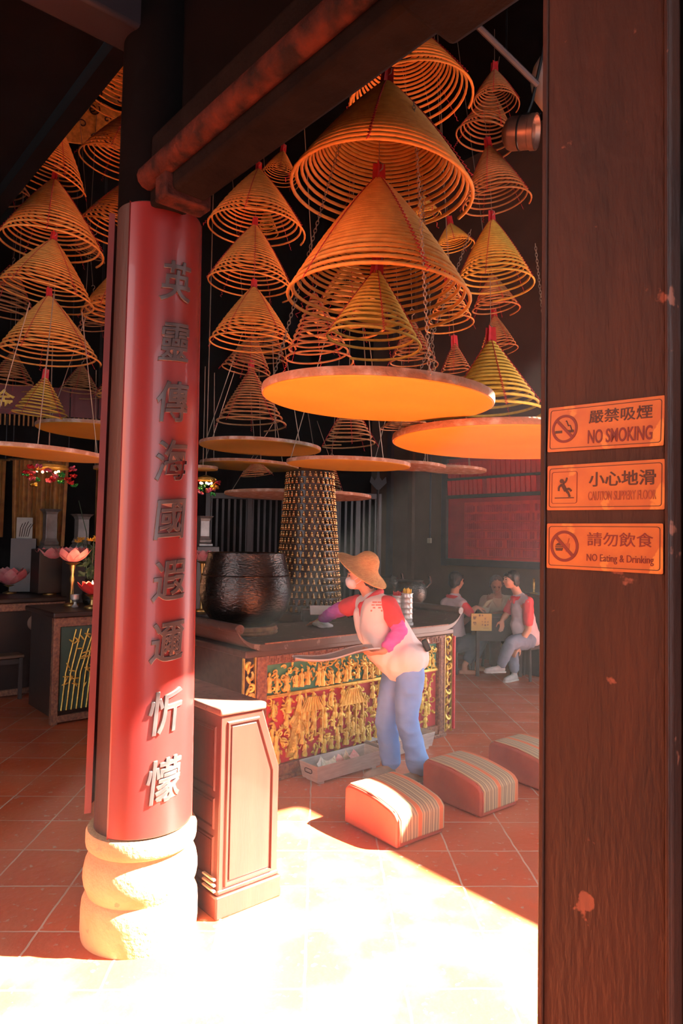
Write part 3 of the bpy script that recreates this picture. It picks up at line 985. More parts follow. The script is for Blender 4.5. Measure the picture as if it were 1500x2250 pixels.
mb.box((LEN / 2, 0.45, 0.45), (LEN - 0.10, 0.80, 0.86))
mb.build('body', M['altar_wood'], altar)
# top: a slab whose two ends curl up
top = [(-0.045, 0.985)]
def top_profile(z):
    pts = []
    for k in range(9):
        t = k / 8
        pts.append((0.16 - 0.23 * t - 0.03 * math.sin(t * 3.1), z + 0.125 * t * t))
    return pts
up = top_profile(0.97)
lo = [(x + 0.016 + 0.03 * (1 - i / 8), z - 0.052 + 0.01 * i / 8) for i, (x, z) in enumerate(up)]
left = list(reversed(up))
poly = left + [(LEN - x, z) for x, z in up] + [(LEN - x, z) for x, z in reversed(lo)] + lo
# (thickness runs from the front edge to the back)
mb = MB()
mb.prism(poly, 0.88, Matrix.Translation((0, 0.86, 0)) @ toY)
mb.build('top', M['altar_top'], altar, smooth=False, bevel=0.004)
mb = MB()
mb.box((LEN / 2 + 0.02, -0.018, 0.972), (LEN - 0.28, 0.012, 0.010))
mb.build('lip', M['altar_frame'], altar)
for x, s in ((0.16 - 0.23 - 0.004, 1), (LEN + 0.07 + 0.004, -1)):                 # rolled scroll heads on the two ends
    mb = MB()
    pts = []
    for k in range(22):
        a = k / 21 * 2.1 * math.pi
        r = 0.034 * (1 - 0.75 * k / 21)
        pts.append((x - s * r * math.cos(a) + s * 0.03, 0, 1.085 + r * math.sin(a)))
    for yy in (-0.022, 0.862):
        mb.tube([(p[0], yy, p[2]) for p in pts], 0.006, 5)
    mb.tube([(x + s * 0.03, -0.026, 1.085), (x + s * 0.03, 0.866, 1.085)], 0.032, 14)
    mb.build('scroll_end', M['altar_top'], altar)
# frieze, frame and rails
def bx(x0, x1, y0, y1, z0, z1, mb=None):
    mb = mb or MB()
    return mb.box(((x0 + x1) / 2, (y0 + y1) / 2, (z0 + z1) / 2), (x1 - x0, y1 - y0, z1 - z0))
bx(0.02, LEN - 0.02, 0.0, 0.86, 0.880, 0.930).build('cornice', M['altar_wood'], altar, bevel=0.012, segs=3)
mb = MB()
bx(0.13, LEN - 0.13, 0.010, 0.06, 0.815, 0.880, mb)
mb.build('frieze_rail', M['altar_frame'], altar, bevel=0.004)
mb = MB()
bx(0.10, LEN - 0.10, 0.0, 0.06, 0.0, 0.030, mb)
bx(0.13, LEN - 0.13, 0.012, 0.06, 0.030, 0.105, mb)
mb.build('base_rail', M['altar_frame'], altar, bevel=0.006)
for x0 in (0.125, LEN - 0.205):
    mb = MB()
    bx(x0, x0 + 0.08, 0.004, 0.06, 0.03, 0.88, mb)
    bx(x0 + 0.012, x0 + 0.020, -0.002, 0.01, 0.06, 0.86, mb)
    bx(x0 + 0.060, x0 + 0.068, -0.002, 0.01, 0.06, 0.86, mb)
    mb.build('frame_stile', M['altar_frame'], altar, bevel=0.004)
# meander fret along the frieze
g = random.Random(11)
mb = MB()
x = 0.22
while x < LEN - 0.24:
    for (a, b, c_, d) in ((0, 0.05, 0.062, 0.066), (0, 0.006, 0.03, 0.066), (0.044, 0.05, 0.012, 0.066), (0.016, 0.05, 0.012, 0.018), (0.016, 0.022, 0.012, 0.044), (0.016, 0.034, 0.038, 0.044)):
        bx(x + a, x + b, 0.002, 0.012, 0.812 + c_ * 0.95, 0.812 + d * 0.95 + 0.002, mb)
    x += 0.058
mb.build('fretwork', M['altar_frame'], altar, smooth=False)
PX0, PX1 = 0.205, LEN - 0.205
bx(PX0, PX1, 0.045, 0.07, 0.59, 0.815).build('upper_panel', M['green_ground'], altar)
bx(PX0, PX1, 0.045, 0.07, 0.105, 0.585).build('lower_panel', M['red_ground'], altar)
mb = MB()
bx(PX0, PX1, 0.020, 0.05, 0.575, 0.600, mb)
bx(PX0, PX1, 0.016, 0.05, 0.580, 0.590, mb)
mb.build('panel_rail', M['gold'], altar, bevel=0.004)
def curl(mb, x, z, r, turn, hand, th, y=0.036):
    pts = []
    n = 13
    for k in range(n):
        t = k / (n - 1)
        a = turn + hand * t * 4.6
        q = r * (1 - 0.82 * t)
        pts.append((x + q * math.cos(a), y - 0.012 * math.sin(math.pi * t) - 0.004, z + q * math.sin(a)))
    mb.tube(pts, [th * (0.5 + 0.9 * math.sin(math.pi * min(1, k / (n - 1) + 0.15))) for k in range(n)], 5)
def leafy(mb, x, z, l, a, y=0.034):
    q = Matrix.Rotation(-a, 3, 'Y')
    mb.ball((x, y - g.uniform(0.0, 0.01), z), (l, 0.011, l * 0.36), q, 8, 6)
def figure(mb, x, z, h):
    y = 0.028
    mb.ball((x, y - 0.004, z + h * 0.88), (h * 0.09, h * 0.09, h * 0.11), None, 8, 6)
    mb.tube([(x - h * 0.03, y, z), (x, y, z + h * 0.35), (x, y, z + h * 0.62), (x, y, z + h * 0.78)], [h * 0.17, h * 0.12, h * 0.15, h * 0.06], 8)
    for s in (-1, 1):
        mb.tube([(x + s * h * 0.12, y, z + h * 0.70), (x + s * h * 0.24, y - 0.008, z + h * g.uniform(0.35, 0.6)), (x + s * h * g.uniform(0.08, 0.34), y - 0.015, z + h * g.uniform(0.4, 0.85))], [h * 0.06, h * 0.05, h * 0.035], 6)
    leafy(mb, x + h * 0.12, z + h * 0.15, h * 0.2, -1.2)
    leafy(mb, x - h * 0.14, z + h * 0.15, h * 0.2, -1.9)
up_mb = MB()
for i in range(170):
    x, z = g.uniform(PX0 + 0.03, PX1 - 0.03), g.uniform(0.612, 0.80)
    curl(up_mb, x, z, g.uniform(0.014, 0.034), g.uniform(0, 6.3), g.choice((-1, 1)), 0.0055)
for i in range(110):
    leafy(up_mb, g.uniform(PX0 + 0.02, PX1 - 0.02), g.uniform(0.61, 0.805), g.uniform(0.012, 0.026), g.uniform(0, 3.2))
for i in range(26):
    figure(up_mb, PX0 + 0.05 + i * (PX1 - PX0 - 0.1) / 25 + g.uniform(-0.02, 0.02), 0.605 + g.uniform(0, 0.03), g.uniform(0.10, 0.15))
up_mb.build('upper_gilded_carving', M['gold'], altar)
lo_mb = MB()
for row, z in enumerate((0.112, 0.20, 0.29, 0.37, 0.455)):
    n = 21
    for i in range(n):
        x = PX0 + 0.05 + (i + 0.5 * (row % 2)) * (PX1 - PX0 - 0.1) / n + g.uniform(-0.025, 0.025)
        if g.random() < 0.62:
            figure(lo_mb, x, z + g.uniform(-0.01, 0.02), g.uniform(0.10, 0.15))
        else:
            for _ in range(3):
                leafy(lo_mb, x + g.uniform(-0.03, 0.03), z + g.uniform(0, 0.08), g.uniform(0.02, 0.04), g.uniform(0, 3.2))
for i in range(200):
    curl(lo_mb, g.uniform(PX0 + 0.03, PX1 - 0.03), g.uniform(0.125, 0.56), g.uniform(0.012, 0.03), g.uniform(0, 6.3), g.choice((-1, 1)), 0.005)
for i in range(80):
    leafy(lo_mb, g.uniform(PX0 + 0.02, PX1 - 0.02), g.uniform(0.115, 0.575), g.uniform(0.012, 0.028), g.uniform(0, 3.2))
for (x, z, w, h) in ((0.62, 0.36, 0.20, 0.19), (1.02, 0.34, 0.22, 0.22), (1.55, 0.33, 0.20, 0.20)):    # little pavilions with posts and a swept roof
    for k in range(4):
        bx(x - w / 2 + k * w / 3 - 0.006, x - w / 2 + k * w / 3 + 0.006, 0.012, 0.04, z - 0.11, z + h * 0.45, lo_mb)
    lo_mb.prism([(x - w * 0.66, z + h * 0.42), (x + w * 0.66, z + h * 0.42), (x + w * 0.42, z + h * 0.62), (x + w * 0.2, z + h * 0.98), (x - w * 0.2, z + h * 0.98), (x - w * 0.42, z + h * 0.62)], 0.034,
                Matrix.Translation((0, 0.044, 0)) @ toY)
    for k in range(9):
        xx = x - w * 0.3 + k * w * 0.6 / 8
        lo_mb.tube([(xx * 1.0 + (xx - x) * 0.9, 0.010, z + h * 0.45), (xx, 0.008, z + h * 0.95)], 0.004, 5)
lo_mb.prism([(0.40, 0.14), (0.45, 0.14), (0.62, 0.44), (0.47, 0.46)], 0.022, Matrix.Translation((0, 0.044, 0)) @ toY)   # a slanting ship's sail
for k in range(6):
    lo_mb.tube([(0.42 + 0.03 * k, 0.018, 0.16 + 0.05 * k), (0.455 + 0.034 * k, 0.018, 0.155 + 0.05 * k)], 0.003, 4)
lo_mb.build('lower_gilded_carving', M['gold'], altar)
# pierced gilded corner brackets outside the frame
for x0, hand in ((0.02, 1), (LEN - 0.115, -1)):
    mb = MB()
    for z in [0.06 + 0.074 * k for k in range(11)]:
        s = 1 if int(z * 100) % 2 else -1
        curl(mb, x0 + 0.050 + s * 0.006, z + 0.03, 0.036, g.uniform(0, 6), s, 0.0095, y=0.03)
        leafy(mb, x0 + 0.04, z, 0.034, g.uniform(0.6, 2.2), 0.03)
        leafy(mb, x0 + 0.07, z + 0.02, 0.026, g.uniform(0, 1.2), 0.03)
    bx(x0, x0 + 0.006, 0.016, 0.04, 0.03, 0.878, mb)
    bx(x0 + 0.092, x0 + 0.098, 0.016, 0.04, 0.03, 0.878, mb)
    mb.build('pierced_bracket', M['gold'], altar)
mb = MB()
bx(LEN - 0.012, LEN + 0.002, -0.004, 0.06, 0.05, 0.86, mb)
mb.build('red_ribbon', M['tag'], altar)

# ------------------------------------------------------------------ bowl gong and its ring
M['bronze'] = mat('black_hammered_bronze', (0.045, 0.040, 0.038), 0.20, 0.9, c2=(0.065, 0.056, 0.05), scale=10, stretch=(1, 1, 2.5), bump=0.7, bscale=34)
gp = at(540, 1300, 5.30)
gp.z = 0
ring = thing('bowl_stand', 'low round wooden ring stand under the black bowl on the altar', 'stand', Vector((gp.x + 0.02, gp.y - 0.02, 0.9705)))
MB().lathe([(0.14, 0), (0.225, 0), (0.235, 0.012), (0.228, 0.024), (0.236, 0.036), (0.228, 0.048), (0.222, 0.062), (0.14, 0.062)], 48).build('ring', mat('gilt_worn_wood', (0.30, 0.17, 0.07), 0.5, c2=(0.18, 0.09, 0.05), scale=18), ring, angle=60)
bowl = thing('bowl_gong', 'big black hammered bronze bowl gong standing on the altar', 'gong', Vector((gp.x, gp.y, 1.018)))
p_out = [(0.10, 0.0), (0.19, 0.014), (0.27, 0.06), (0.325, 0.14), (0.350, 0.24), (0.349, 0.31), (0.335, 0.40), (0.312, 0.49), (0.296, 0.545), (0.300, 0.560), (0.296, 0.568)]
p_in = [(r - 0.016, max(z, 0.02)) for r, z in reversed(p_out[2:-1])] + [(0.0001, 0.03)]
MB().lathe([(0.0001, 0.0)] + p_out + p_in, 72).build('bowl', M['bronze'], bowl, angle=60)
MB().lathe([(0.3365, 0.392), (0.340, 0.398), (0.3365, 0.404)], 72).build('hammered_band', M['bronze'], bowl)

# ------------------------------------------------------------------ the tower of little votive niches
M['tower'] = mat('brown_lacquer_tower', (0.055, 0.026, 0.016), 0.35, c2=(0.035, 0.016, 0.010), scale=8)
M['niche_gold'] = mat('gilt_niche_figure', (0.50, 0.30, 0.12), 0.25, 0.8, c2=(0.28, 0.14, 0.06), scale=30)
tp = at(676, 1300, 6.75)
TX, TY = tp.x, tp.y
tower = thing('votive_tower', 'tall tapering tower studded with rows of tiny gilt figures, behind the altar', 'tower', Vector((TX, TY, 0)))
def trad(z):                                              # radius of the tower at height z
    return 0.318 - 0.105 * max(0, (z - 1.0)) / 1.45 if z > 1.0 else 0.318
MB().lathe([(0.40, 0), (0.40, 0.10), (0.34, 0.14), (0.34, 0.88), (0.40, 0.93), (0.37, 0.98), (0.325, 1.0)], 48).build('pedestal', M['tower'], tower)
prof, rows = [], []
z, dz = 1.0, 0.0645
while z < 2.33:
    r = trad(z)
    prof += [(r + 0.010, z), (r + 0.010, z + 0.007), (r - 0.004, z + 0.009), (trad(z + dz) - 0.004, z + dz)]
    rows.append(z)
    z += dz
prof += [(trad(z) + 0.01, z), (0.10, z + 0.04), (0.03, z + 0.07), (0.0001, z + 0.08)]
MB().lathe(prof, 64).build('tiered_cone', M['tower'], tower, angle=30)
fig = MB()
fig.lathe([(0.0001, 0), (0.017, 0.001), (0.019, 0.008), (0.013, 0.014), (0.016, 0.020), (0.014, 0.030), (0.006, 0.036), (0.0095, 0.042), (0.0085, 0.049), (0.0001, 0.053)], 10)
FIG = bpy.data.meshes.new('niche_figure')
FIG.from_pydata(fig.v, [], fig.f)
FIG.polygons.foreach_set('use_smooth', [True] * len(FIG.polygons))
FIG.materials.append(M['niche_gold'])
rest = MB()
to_cam = math.atan2(-TY, -TX)
cands = []
for i, z in enumerate(rows):
    r = trad(z) + 0.006
    n = int(2 * math.pi * r / 0.052)
    for k in range(n):
        a = to_cam + 2 * math.pi * (k + 0.5 * (i % 2)) / n
        d = abs((a - to_cam + math.pi) % (2 * math.pi) - math.pi)
        p = (r * math.cos(a), r * math.sin(a), z + 0.009)
        vis = d < 1.5 and z < 2.40
        cands.append((d + (0.9 if z < 1.12 or z > 2.3 else 0) if vis else 9, p, d))
cands.sort(key=lambda t: t[0])
for i, (s, p, d) in enumerate(cands):
    if i < 100:
        o = bpy.data.objects.new('niche_figure', FIG)
        COL.objects.link(o)
        o.parent = tower
        o.location = p
    elif d < 1.75:
        rest.add(fig.v, fig.f, Matrix.Translation(p))
tag(rest.build('niche_figures', M['niche_gold'], tower, smooth=True), kind='stuff')

# ------------------------------------------------------------------ fortune-stick holders at the altar's right end
def holder(label, px, top_y, base_y, y, wpx, stick, stickmat, nst=26):
    c = at(px, base_y, y)
    c.z = 0.9705
    h = at(px, top_y, y).z - 0.97
    r = wpx * y / F_PX
    o = thing('stick_holder', label, 'stick holder', c, 0, 'fortune-stick holders on the altar')
    prof = [(0.0001, 0.0), (r * 1.2, 0), (r * 1.2, 0.02), (r, 0.03)]
    z = 0.05
    while z < h * 0.80:
        prof += [(r, z), (r * 1.08, z + 0.008), (r, z + 0.016)]
        z += 0.045
    prof += [(r, h * 0.84), (r * 1.15, h * 0.85), (r * 1.15, h * 0.86), (r * 0.85, h * 0.86), (r * 0.85, 0.05), (0.0001, 0.05)]
    MB().lathe(prof, 28).build('tube', M['steel'], o)
    gg = random.Random(int(px))
    for k in range(nst):
        a, q = k * 2.4, r * 0.72 * math.sqrt(k / nst)
        lean = gg.uniform(-0.012, 0.012)
        mb = MB()
        mb.tube([(q * math.cos(a), q * math.sin(a), 0.06), (q * 1.12 * math.cos(a) + lean, q * 1.12 * math.sin(a), h * gg.uniform(0.93, 1.0))], 0.0045, 5)
        mb.build('stick', stickmat, o)
    return o
holder('ribbed metal stick holder full of yellow sticks, behind the worker on the altar', 893, 1292, 1392, 5.95, 12, 1, mat('yellow_sticks', (0.85, 0.50, 0.05), 0.5))
holder('ribbed holder of red-topped sticks half hidden by the worker', 872, 1298, 1392, 5.97, 11, 1, mat('red_sticks', (0.55, 0.05, 0.05), 0.5))

# papers lying and cloth on the altar
def sheet(name, label, cat, c, s, rot, material, amp=0.01, group=None):
    o = thing(name, label, cat, c, rot, group)
    gg = random.Random(int(c[0] * 1000))
    n = 8
    vs, fs = [], []
    ph = gg.uniform(0, 6)
    for top in (0, 1):
        for i in range(n + 1):
            for j in range(n + 1):
                x, y = i / n - 0.5, j / n - 0.5
                vs.append((x * s[0], y * s[1], amp * (1 + math.sin(5 * x + ph) * math.cos(4 * y + ph)) + 0.0012 * top))
    m = (n + 1) ** 2
    for i in range(n):
        for j in range(n):
            a = i * (n + 1) + j
            fs += [(a, a + 1, a + n + 2, a + n + 1), (m + a, m + a + n + 1, m + a + n + 2, m + a + 1)]
    for i in range(n):
        fs += [(i, m + i, m + i + 1, i + 1), (n * (n + 1) + i, n * (n + 1) + i + 1, m + n * (n + 1) + i + 1, m + n * (n + 1) + i)]
        a, b = i * (n + 1), (i + 1) * (n + 1)
        fs += [(a, b, m + b, m + a), (a + n, m + a + n, m + b + n, b + n)]
    mb = MB()
    mb.add(vs, fs)
    me = mb.build(name, material, o, angle=60)
    return o
M['paper'] = mat('white_paper', (0.72, 0.70, 0.66), 0.7)
pp = on_floor(712, 1336, 1.06)
plc = thing('paper_plaque', 'small tilted white card with a dark wooden box behind it, under the studded tower', 'card', at(708, 1341, 6.05), R(10))
mb = MB()
mb.box((0, 0, 0.0), (0.22, 0.012, 0.085), Matrix.Rotation(R(-25), 3, 'X'))
mb.build('card', M['paper'], plc)
mb = MB()
z_ = at(708, 1341, 6.05).z
mb.box((-0.02, 0.10, (0.972 - z_) / 2), (0.30, 0.14, z_ - 0.972), 0)
mb.build('box', M['tower'], plc, bevel=0.004)
# ------------------------------------------------------------------ kneeling stools
def stripes_material(name, ax):
    m, nt, b = _nodes(name)
    L, N = nt.links, nt.nodes
    tc = N.new('ShaderNodeTexCoord')
    sx = N.new('ShaderNodeSeparateXYZ')
    L.new(tc.outputs['Object'], sx.inputs[0])
    wz = N.new('ShaderNodeTexNoise')
    wz.inputs['Scale'].default_value = 5
    L.new(tc.outputs['Object'], wz.inputs['Vector'])
    ad = N.new('ShaderNodeMath')
    ad.operation = 'MULTIPLY_ADD'
    L.new(wz.outputs['Fac'], ad.inputs[0])
    ad.inputs[1].default_value = 0.012
    L.new(sx.outputs[ax], ad.inputs[2])
    sc = N.new('ShaderNodeMath')
    sc.operation = 'MULTIPLY'
    L.new(ad.outputs[0], sc.inputs[0])
    sc.inputs[1].default_value = 1 / 0.175
    fr = N.new('ShaderNodeMath')
    fr.operation = 'FRACT'
    L.new(sc.outputs[0], fr.inputs[0])
    A, Bc, C, D, E = (0.62, 0.17, 0.07), (0.58, 0.40, 0.22), (0.20, 0.13, 0.09), (0.40, 0.29, 0.18), (0.48, 0.34, 0.20)
    stops = [(0, A), (0.10, A), (0.11, Bc), (0.16, C), (0.19, Bc), (0.24, D), (0.29, C), (0.32, E), (0.38, C), (0.41, D), (0.46, Bc), (0.50, C), (0.53, E), (0.60, C), (0.63, Bc), (0.69, D), (0.74, C), (0.77, E), (0.84, D), (0.88, C), (0.90, Bc), (0.95, A)]
    col = ramp(nt, fr.outputs[0], stops)
    L.new(col, b.inputs['Base Color'])
    b.inputs['Roughness'].default_value = 0.9
    wv = N.new('ShaderNodeTexNoise')
    wv.inputs['Scale'].default_value = 220
    L.new(tc.outputs['Object'], wv.inputs['Vector'])
    bp = N.new('ShaderNodeBump')
    bp.inputs['Strength'].default_value = 0.3
    L.new(wv.outputs['Fac'], bp.inputs['Height'])
    L.new(bp.outputs[0], b.inputs['Normal'])
    return m
M['stripes'] = stripes_material('striped_woven_cover', 0)
M['vinyl'] = mat('dusty_red_leatherette', (0.46, 0.105, 0.065), 0.45, c2=(0.38, 0.08, 0.055), scale=5, bump=0.12, bscale=30)
def stool(label, front, y, lx=0.37, ly=0.46, turn=0.0):
    """front: pixel of the corner nearest the camera, on the floor; local x away to the right, local y away to the left"""
    p = on_floor(*front)
    o = thing('kneeling_stool', label, 'stool', p, R(39) + turn, 'striped kneeling stools')
    hf, hb = 0.185, 0.235                                 # low end towards the kneeler, higher at the back
    def shell(d, z0, x0, x1, y0, y1, dz):
        n = 18
        vs, fs = [], []
        for i in range(n + 1):
            y = y0 + (y1 - y0) * i / n
            t = (y - 0) / ly
            h = hf + (hb - hf) * max(0, min(1, t)) + 0.022 * math.sin(math.pi * max(0, min(1, t)))
            e = min(y - y0, y1 - y) / 0.05
            h -= 0.030 * max(0, 1 - e) ** 2
            for x in (x0, x1):
                vs.append((x, y, z0))
                vs.append((x, y, h + dz))
        for i in range(n):
            a = 4 * i
            fs += [(a, a + 4, a + 5, a + 1), (a + 2, a + 3, a + 7, a + 6), (a + 1, a + 5, a + 7, a + 3), (a, a + 2, a + 6, a + 4)]
        fs += [(0, 1, 3, 2), (4 * n, 4 * n + 2, 4 * n + 3, 4 * n + 1)]
        mb = MB()
        mb.add(vs, fs)
        return mb
    bodyo = shell(0, 0.004, 0.0, lx, 0.0, ly, 0.0).build('padded_body', M['vinyl'], o, bevel=0.014, segs=3, angle=50)
    cv = shell(0, 0.03, 0.022, lx + 0.007, -0.007, ly + 0.007, 0.006).build('striped_cover', M['stripes'], o, bevel=0.010, segs=3, angle=50)
    mb = MB()
    mb.tube([(0.016, -0.003, 0.02), (0.016, -0.005, 0.10), (0.016, 0.0, hf - 0.03), (0.016, 0.04, hf + 0.008), (0.016, ly * 0.5, (hf + hb) / 2 + 0.026), (0.016, ly - 0.04, hb + 0.004)], 0.005, 6)
    mb.build('seam_piping', M['vinyl'], o)
    return o
stool('striped kneeling stool nearest the camera, one side of its cover in sunlight', (872, 1869), 0)
stool('middle striped kneeling stool, in shade behind the sunlit one', (1056, 1800), 0, 0.36, 0.50)
stool('far striped kneeling stool, its end hidden by the post with the notices', (1200, 1744), 0, 0.36, 0.50)

# ------------------------------------------------------------------ steel trays with banknotes at the foot of the altar
def trough(label, front, length, seed):
    p = on_floor(*front)
    o = thing('offering_trough', label, 'trough', p, YAW, 'steel offering troughs in front of the altar')
    w, h, t, fl = 0.17, 0.135, 0.004, 0.018
    vs = []
    def ring(x0, x1, y0, y1, z):
        return [(x0, y0, z), (x1, y0, z), (x1, y1, z), (x0, y1, z)]
    vs = ring(0, length, 0, w, 0.02) + ring(-fl, length + fl, -fl, w + fl, h) + ring(-fl + t, length + fl - t, -fl + t, w + fl - t, h) + ring(t, length - t, t, w - t, 0.02 + t)
    fs = [(3, 2, 1, 0), (12, 13, 14, 15)]
    for r in range(3):
        for j in range(4):
            a, b = 4 * r + j, 4 * r + (j + 1) % 4
            fs.append((a, b, b + 4, a + 4))
    mb = MB()
    mb.add(vs, fs)
    mb.build('trough', M['steel'], o, smooth=False, bevel=0.002)
    mb = MB()
    for x in (0.03, length - 0.07):
        bx(x, x + 0.04, 0.01, w - 0.01, 0.0, 0.021, mb)
    mb.build('foot_runner', M['steel'], o)
    mb = MB()
    c = []
    for k in range(24):
        a = 2 * math.pi * k / 24
        yy = w / 2 + (0.026 if math.cos(a) > 0 else -0.026) + 0.014 * math.cos(a)
        zz = 0.085 + 0.014 * math.sin(a)
        c.append((-0.013 - 0.002, yy, zz))
    mb.tube(c, 0.0028, 5, closed=True)
    mb.build('handle_rim', M['black_metal'], o)
    return o, p
NOTE = [mat('green_note', (0.45, 0.55, 0.42), 0.7, c2=(0.62, 0.66, 0.58), scale=60), mat('pink_note', (0.70, 0.36, 0.38), 0.7, c2=(0.72, 0.55, 0.52), scale=60),
        mat('buff_note', (0.62, 0.55, 0.36), 0.7, c2=(0.50, 0.46, 0.34), scale=60), mat('white_note', (0.72, 0.74, 0.70), 0.7, c2=(0.6, 0.64, 0.6), scale=60)]
def banknote(label, base, x, y, mi, seed, z=0.05):
    gg = random.Random(seed)
    o = thing('banknote', label, 'banknote', base + U * x + V * y + Vector((0, 0, z)), YAW + gg.uniform(-0.6, 0.6), 'banknotes in the steel troughs')
    n, k = 9, 5
    vs, fs = [], []
    c, tl = gg.uniform(5, 9), gg.uniform(0.5, 1.1)
    for s in (0, 1):
        for i in range(n):
            for j in range(k):
                u, v = (i / (n - 1) - 0.5) * 0.13, (j / (k - 1) - 0.5) * 0.068
                a = u * c * 2.2
                px, pz = math.sin(a) / (c * 2.2) * 1.0, (1 - math.cos(a)) / (c * 2.2)
                vs.append((px, v * math.cos(tl), pz + v * math.sin(tl) + 0.010 * math.sin(40 * v + i) * 0.3 + 0.036 + 0.0008 * s))
    m = n * k
    for i in range(n - 1):
        for j in range(k - 1):
            a = i * k + j
            fs += [(a, a + 1, a + k + 1, a + k), (m + a, m + a + k, m + a + k + 1, m + a + 1)]
    mb = MB()
    mb.add(vs, fs)
    return mb.build('note', NOTE[mi], o)
o, p = trough('steel offering trough with crumpled banknotes, beside the worker in front of the altar', (697, 1727), 0.60, 1)
for i, (l, x, mi) in enumerate((('white and green crumpled banknote at the near end of the front steel trough', 0.09, 3), ('green banknote standing second from the near end of the front trough', 0.17, 0),
                                ('pink folded banknote in the middle of the front steel trough', 0.27, 1), ('buff banknote between two pink ones in the front trough', 0.33, 2),
                                ('pink folded banknote nearest the worker in the front trough', 0.40, 1))):
    banknote(l, p, x, 0.085, mi, 20 + i)
p2 = uv(p.dot(U) + 0.70, p.dot(V) + 0.085)
def px_of(w):
    d = cam_rot.inverted() @ (w - Vector((0, 0, CAM_Z)))
    return (PW / 2 + F_PX * d.x / -d.z, PH / 2 - F_PX * d.y / -d.z)
o, p = trough('second steel offering trough, behind the legs of the worker', px_of(p2), 0.58, 2)
for i, (l, x, mi) in enumerate((('pale banknote at the near end of the trough behind the worker', 0.08, 3), ('green banknote in the trough between the legs of the worker', 0.24, 0), ('pink banknote at the far end of the trough behind the worker', 0.47, 1))):
    banknote(l, p, x, 0.085, mi, 40 + i)
# ------------------------------------------------------------------ people
M['skin'] = mat('warm_skin', (0.60, 0.30, 0.19), 0.55, c2=(0.55, 0.26, 0.165), scale=9)
M['hair'] = mat('black_hair', (0.012, 0.010, 0.010), 0.45, c2=(0.02, 0.016, 0.015), scale=30, stretch=(1, 1, 0.2), bump=0.4, bscale=80)
M['eye'] = mat('dark_eye', (0.02, 0.014, 0.012), 0.25)
M['vest'] = mat('cream_white_vest', (0.80, 0.74, 0.72), 0.85, c2=(0.76, 0.69, 0.67), scale=4, bump=0.25, bscale=14)
M['red_cloth'] = mat('coral_red_cloth', (0.70, 0.055, 0.075), 0.8, c2=(0.62, 0.045, 0.06), scale=6, bump=0.2, bscale=18)
M['pink_sleeve'] = mat('magenta_oversleeve', (0.66, 0.12, 0.52), 0.7, c2=(0.55, 0.08, 0.42), scale=8, stretch=(1, 1, 3), bump=0.3, bscale=26)
M['jeans'] = mat('blue_denim', (0.14, 0.32, 0.74), 0.85, c2=(0.22, 0.41, 0.80), scale=4, bump=0.3, bscale=16)
M['straw'] = mat('woven_straw', (0.60, 0.34, 0.11), 0.8, c2=(0.48, 0.25, 0.075), scale=30, stretch=(1, 1, 3), bump=0.6, bscale=60)
M['mask'] = mat('white_face_mask', (0.74, 0.74, 0.76), 0.8)
M['shoe'] = mat('grey_canvas_shoe', (0.30, 0.26, 0.21), 0.8, c2=(0.24, 0.20, 0.16), scale=12)
M['sole'] = mat('pale_rubber_sole', (0.55, 0.52, 0.47), 0.7)
M['lip'] = mat('lip', (0.42, 0.12, 0.10), 0.5)

def look(d, up=Vector((0, 0, 1))):
    """rotation whose local -Y looks along d, Z up"""
    y = -d.normalized()
    x = y.cross(up).normalized()
    z = x.cross(y)
    return Matrix((x, y, z)).transposed()
def head(mb, c, rot, s=1.0):
    """skull, face and ears around c; the face looks along local -Y; s = 1 for a head 0.215 m high"""
    def P(x, y, z): return c + rot @ Vector((x * s, y * s, z * s))
    mb.ball(P(0, 0.012, 0.030), (0.074 * s, 0.088 * s, 0.078 * s), rot, 20, 14)
    mb.ball(P(0, -0.018, -0.022), (0.064 * s, 0.070 * s, 0.084 * s), rot, 20, 14)
    mb.ball(P(0, -0.046, -0.078), (0.030 * s, 0.032 * s, 0.024 * s), rot)
    mb.limb([(P(0, -0.082, 0.016), 0.009 * s), (P(0, -0.098, -0.018), 0.012 * s)], 10)
    mb.ball(P(0, -0.098, -0.022), (0.016 * s, 0.013 * s, 0.010 * s), rot)
    mb.ball(P(0.033, -0.066, -0.022), (0.024 * s, 0.02 * s, 0.02 * s), rot)
    mb.ball(P(-0.033, -0.066, -0.022), (0.024 * s, 0.02 * s, 0.02 * s), rot)
    mb.ball(P(0, -0.072, 0.030), (0.048 * s, 0.018 * s, 0.010 * s), rot)
    mb.ball(P(0, -0.084, -0.052), (0.022 * s, 0.010 * s, 0.008 * s), rot)
    for k in (-1, 1):
        mb.ball(P(0.072 * k, 0.014, -0.012), (0.012 * s, 0.020 * s, 0.031 * s), rot)
    return P
def face_bits(o, P, rot, s, c, eyes=True, mouth=True):
    base = Vector(o.location)
    if eyes:
        mb = MB()
        for k in (-1, 1):
            mb.ball(P(0.030 * k, -0.082, 0.010) - base, (0.012 * s, 0.006 * s, 0.0055 * s), rot, 10, 8)
        mb.build('eyes', M['eye'], o)
        mb = MB()
        for k in (-1, 1):
            mb.tube([P(0.014 * k, -0.089, 0.031) - base, P(0.030 * k, -0.087, 0.036) - base, P(0.046 * k, -0.074, 0.030) - base], [0.003 * s, 0.0042 * s, 0.002 * s], 6)
        mb.build('eyebrows', M['hair'], o)
    if mouth:
        mb = MB()
        mb.ball(P(0, -0.091, -0.053) - base, (0.020 * s, 0.005 * s, 0.0055 * s), rot, 12, 8)
        mb.build('lips', M['lip'], o)
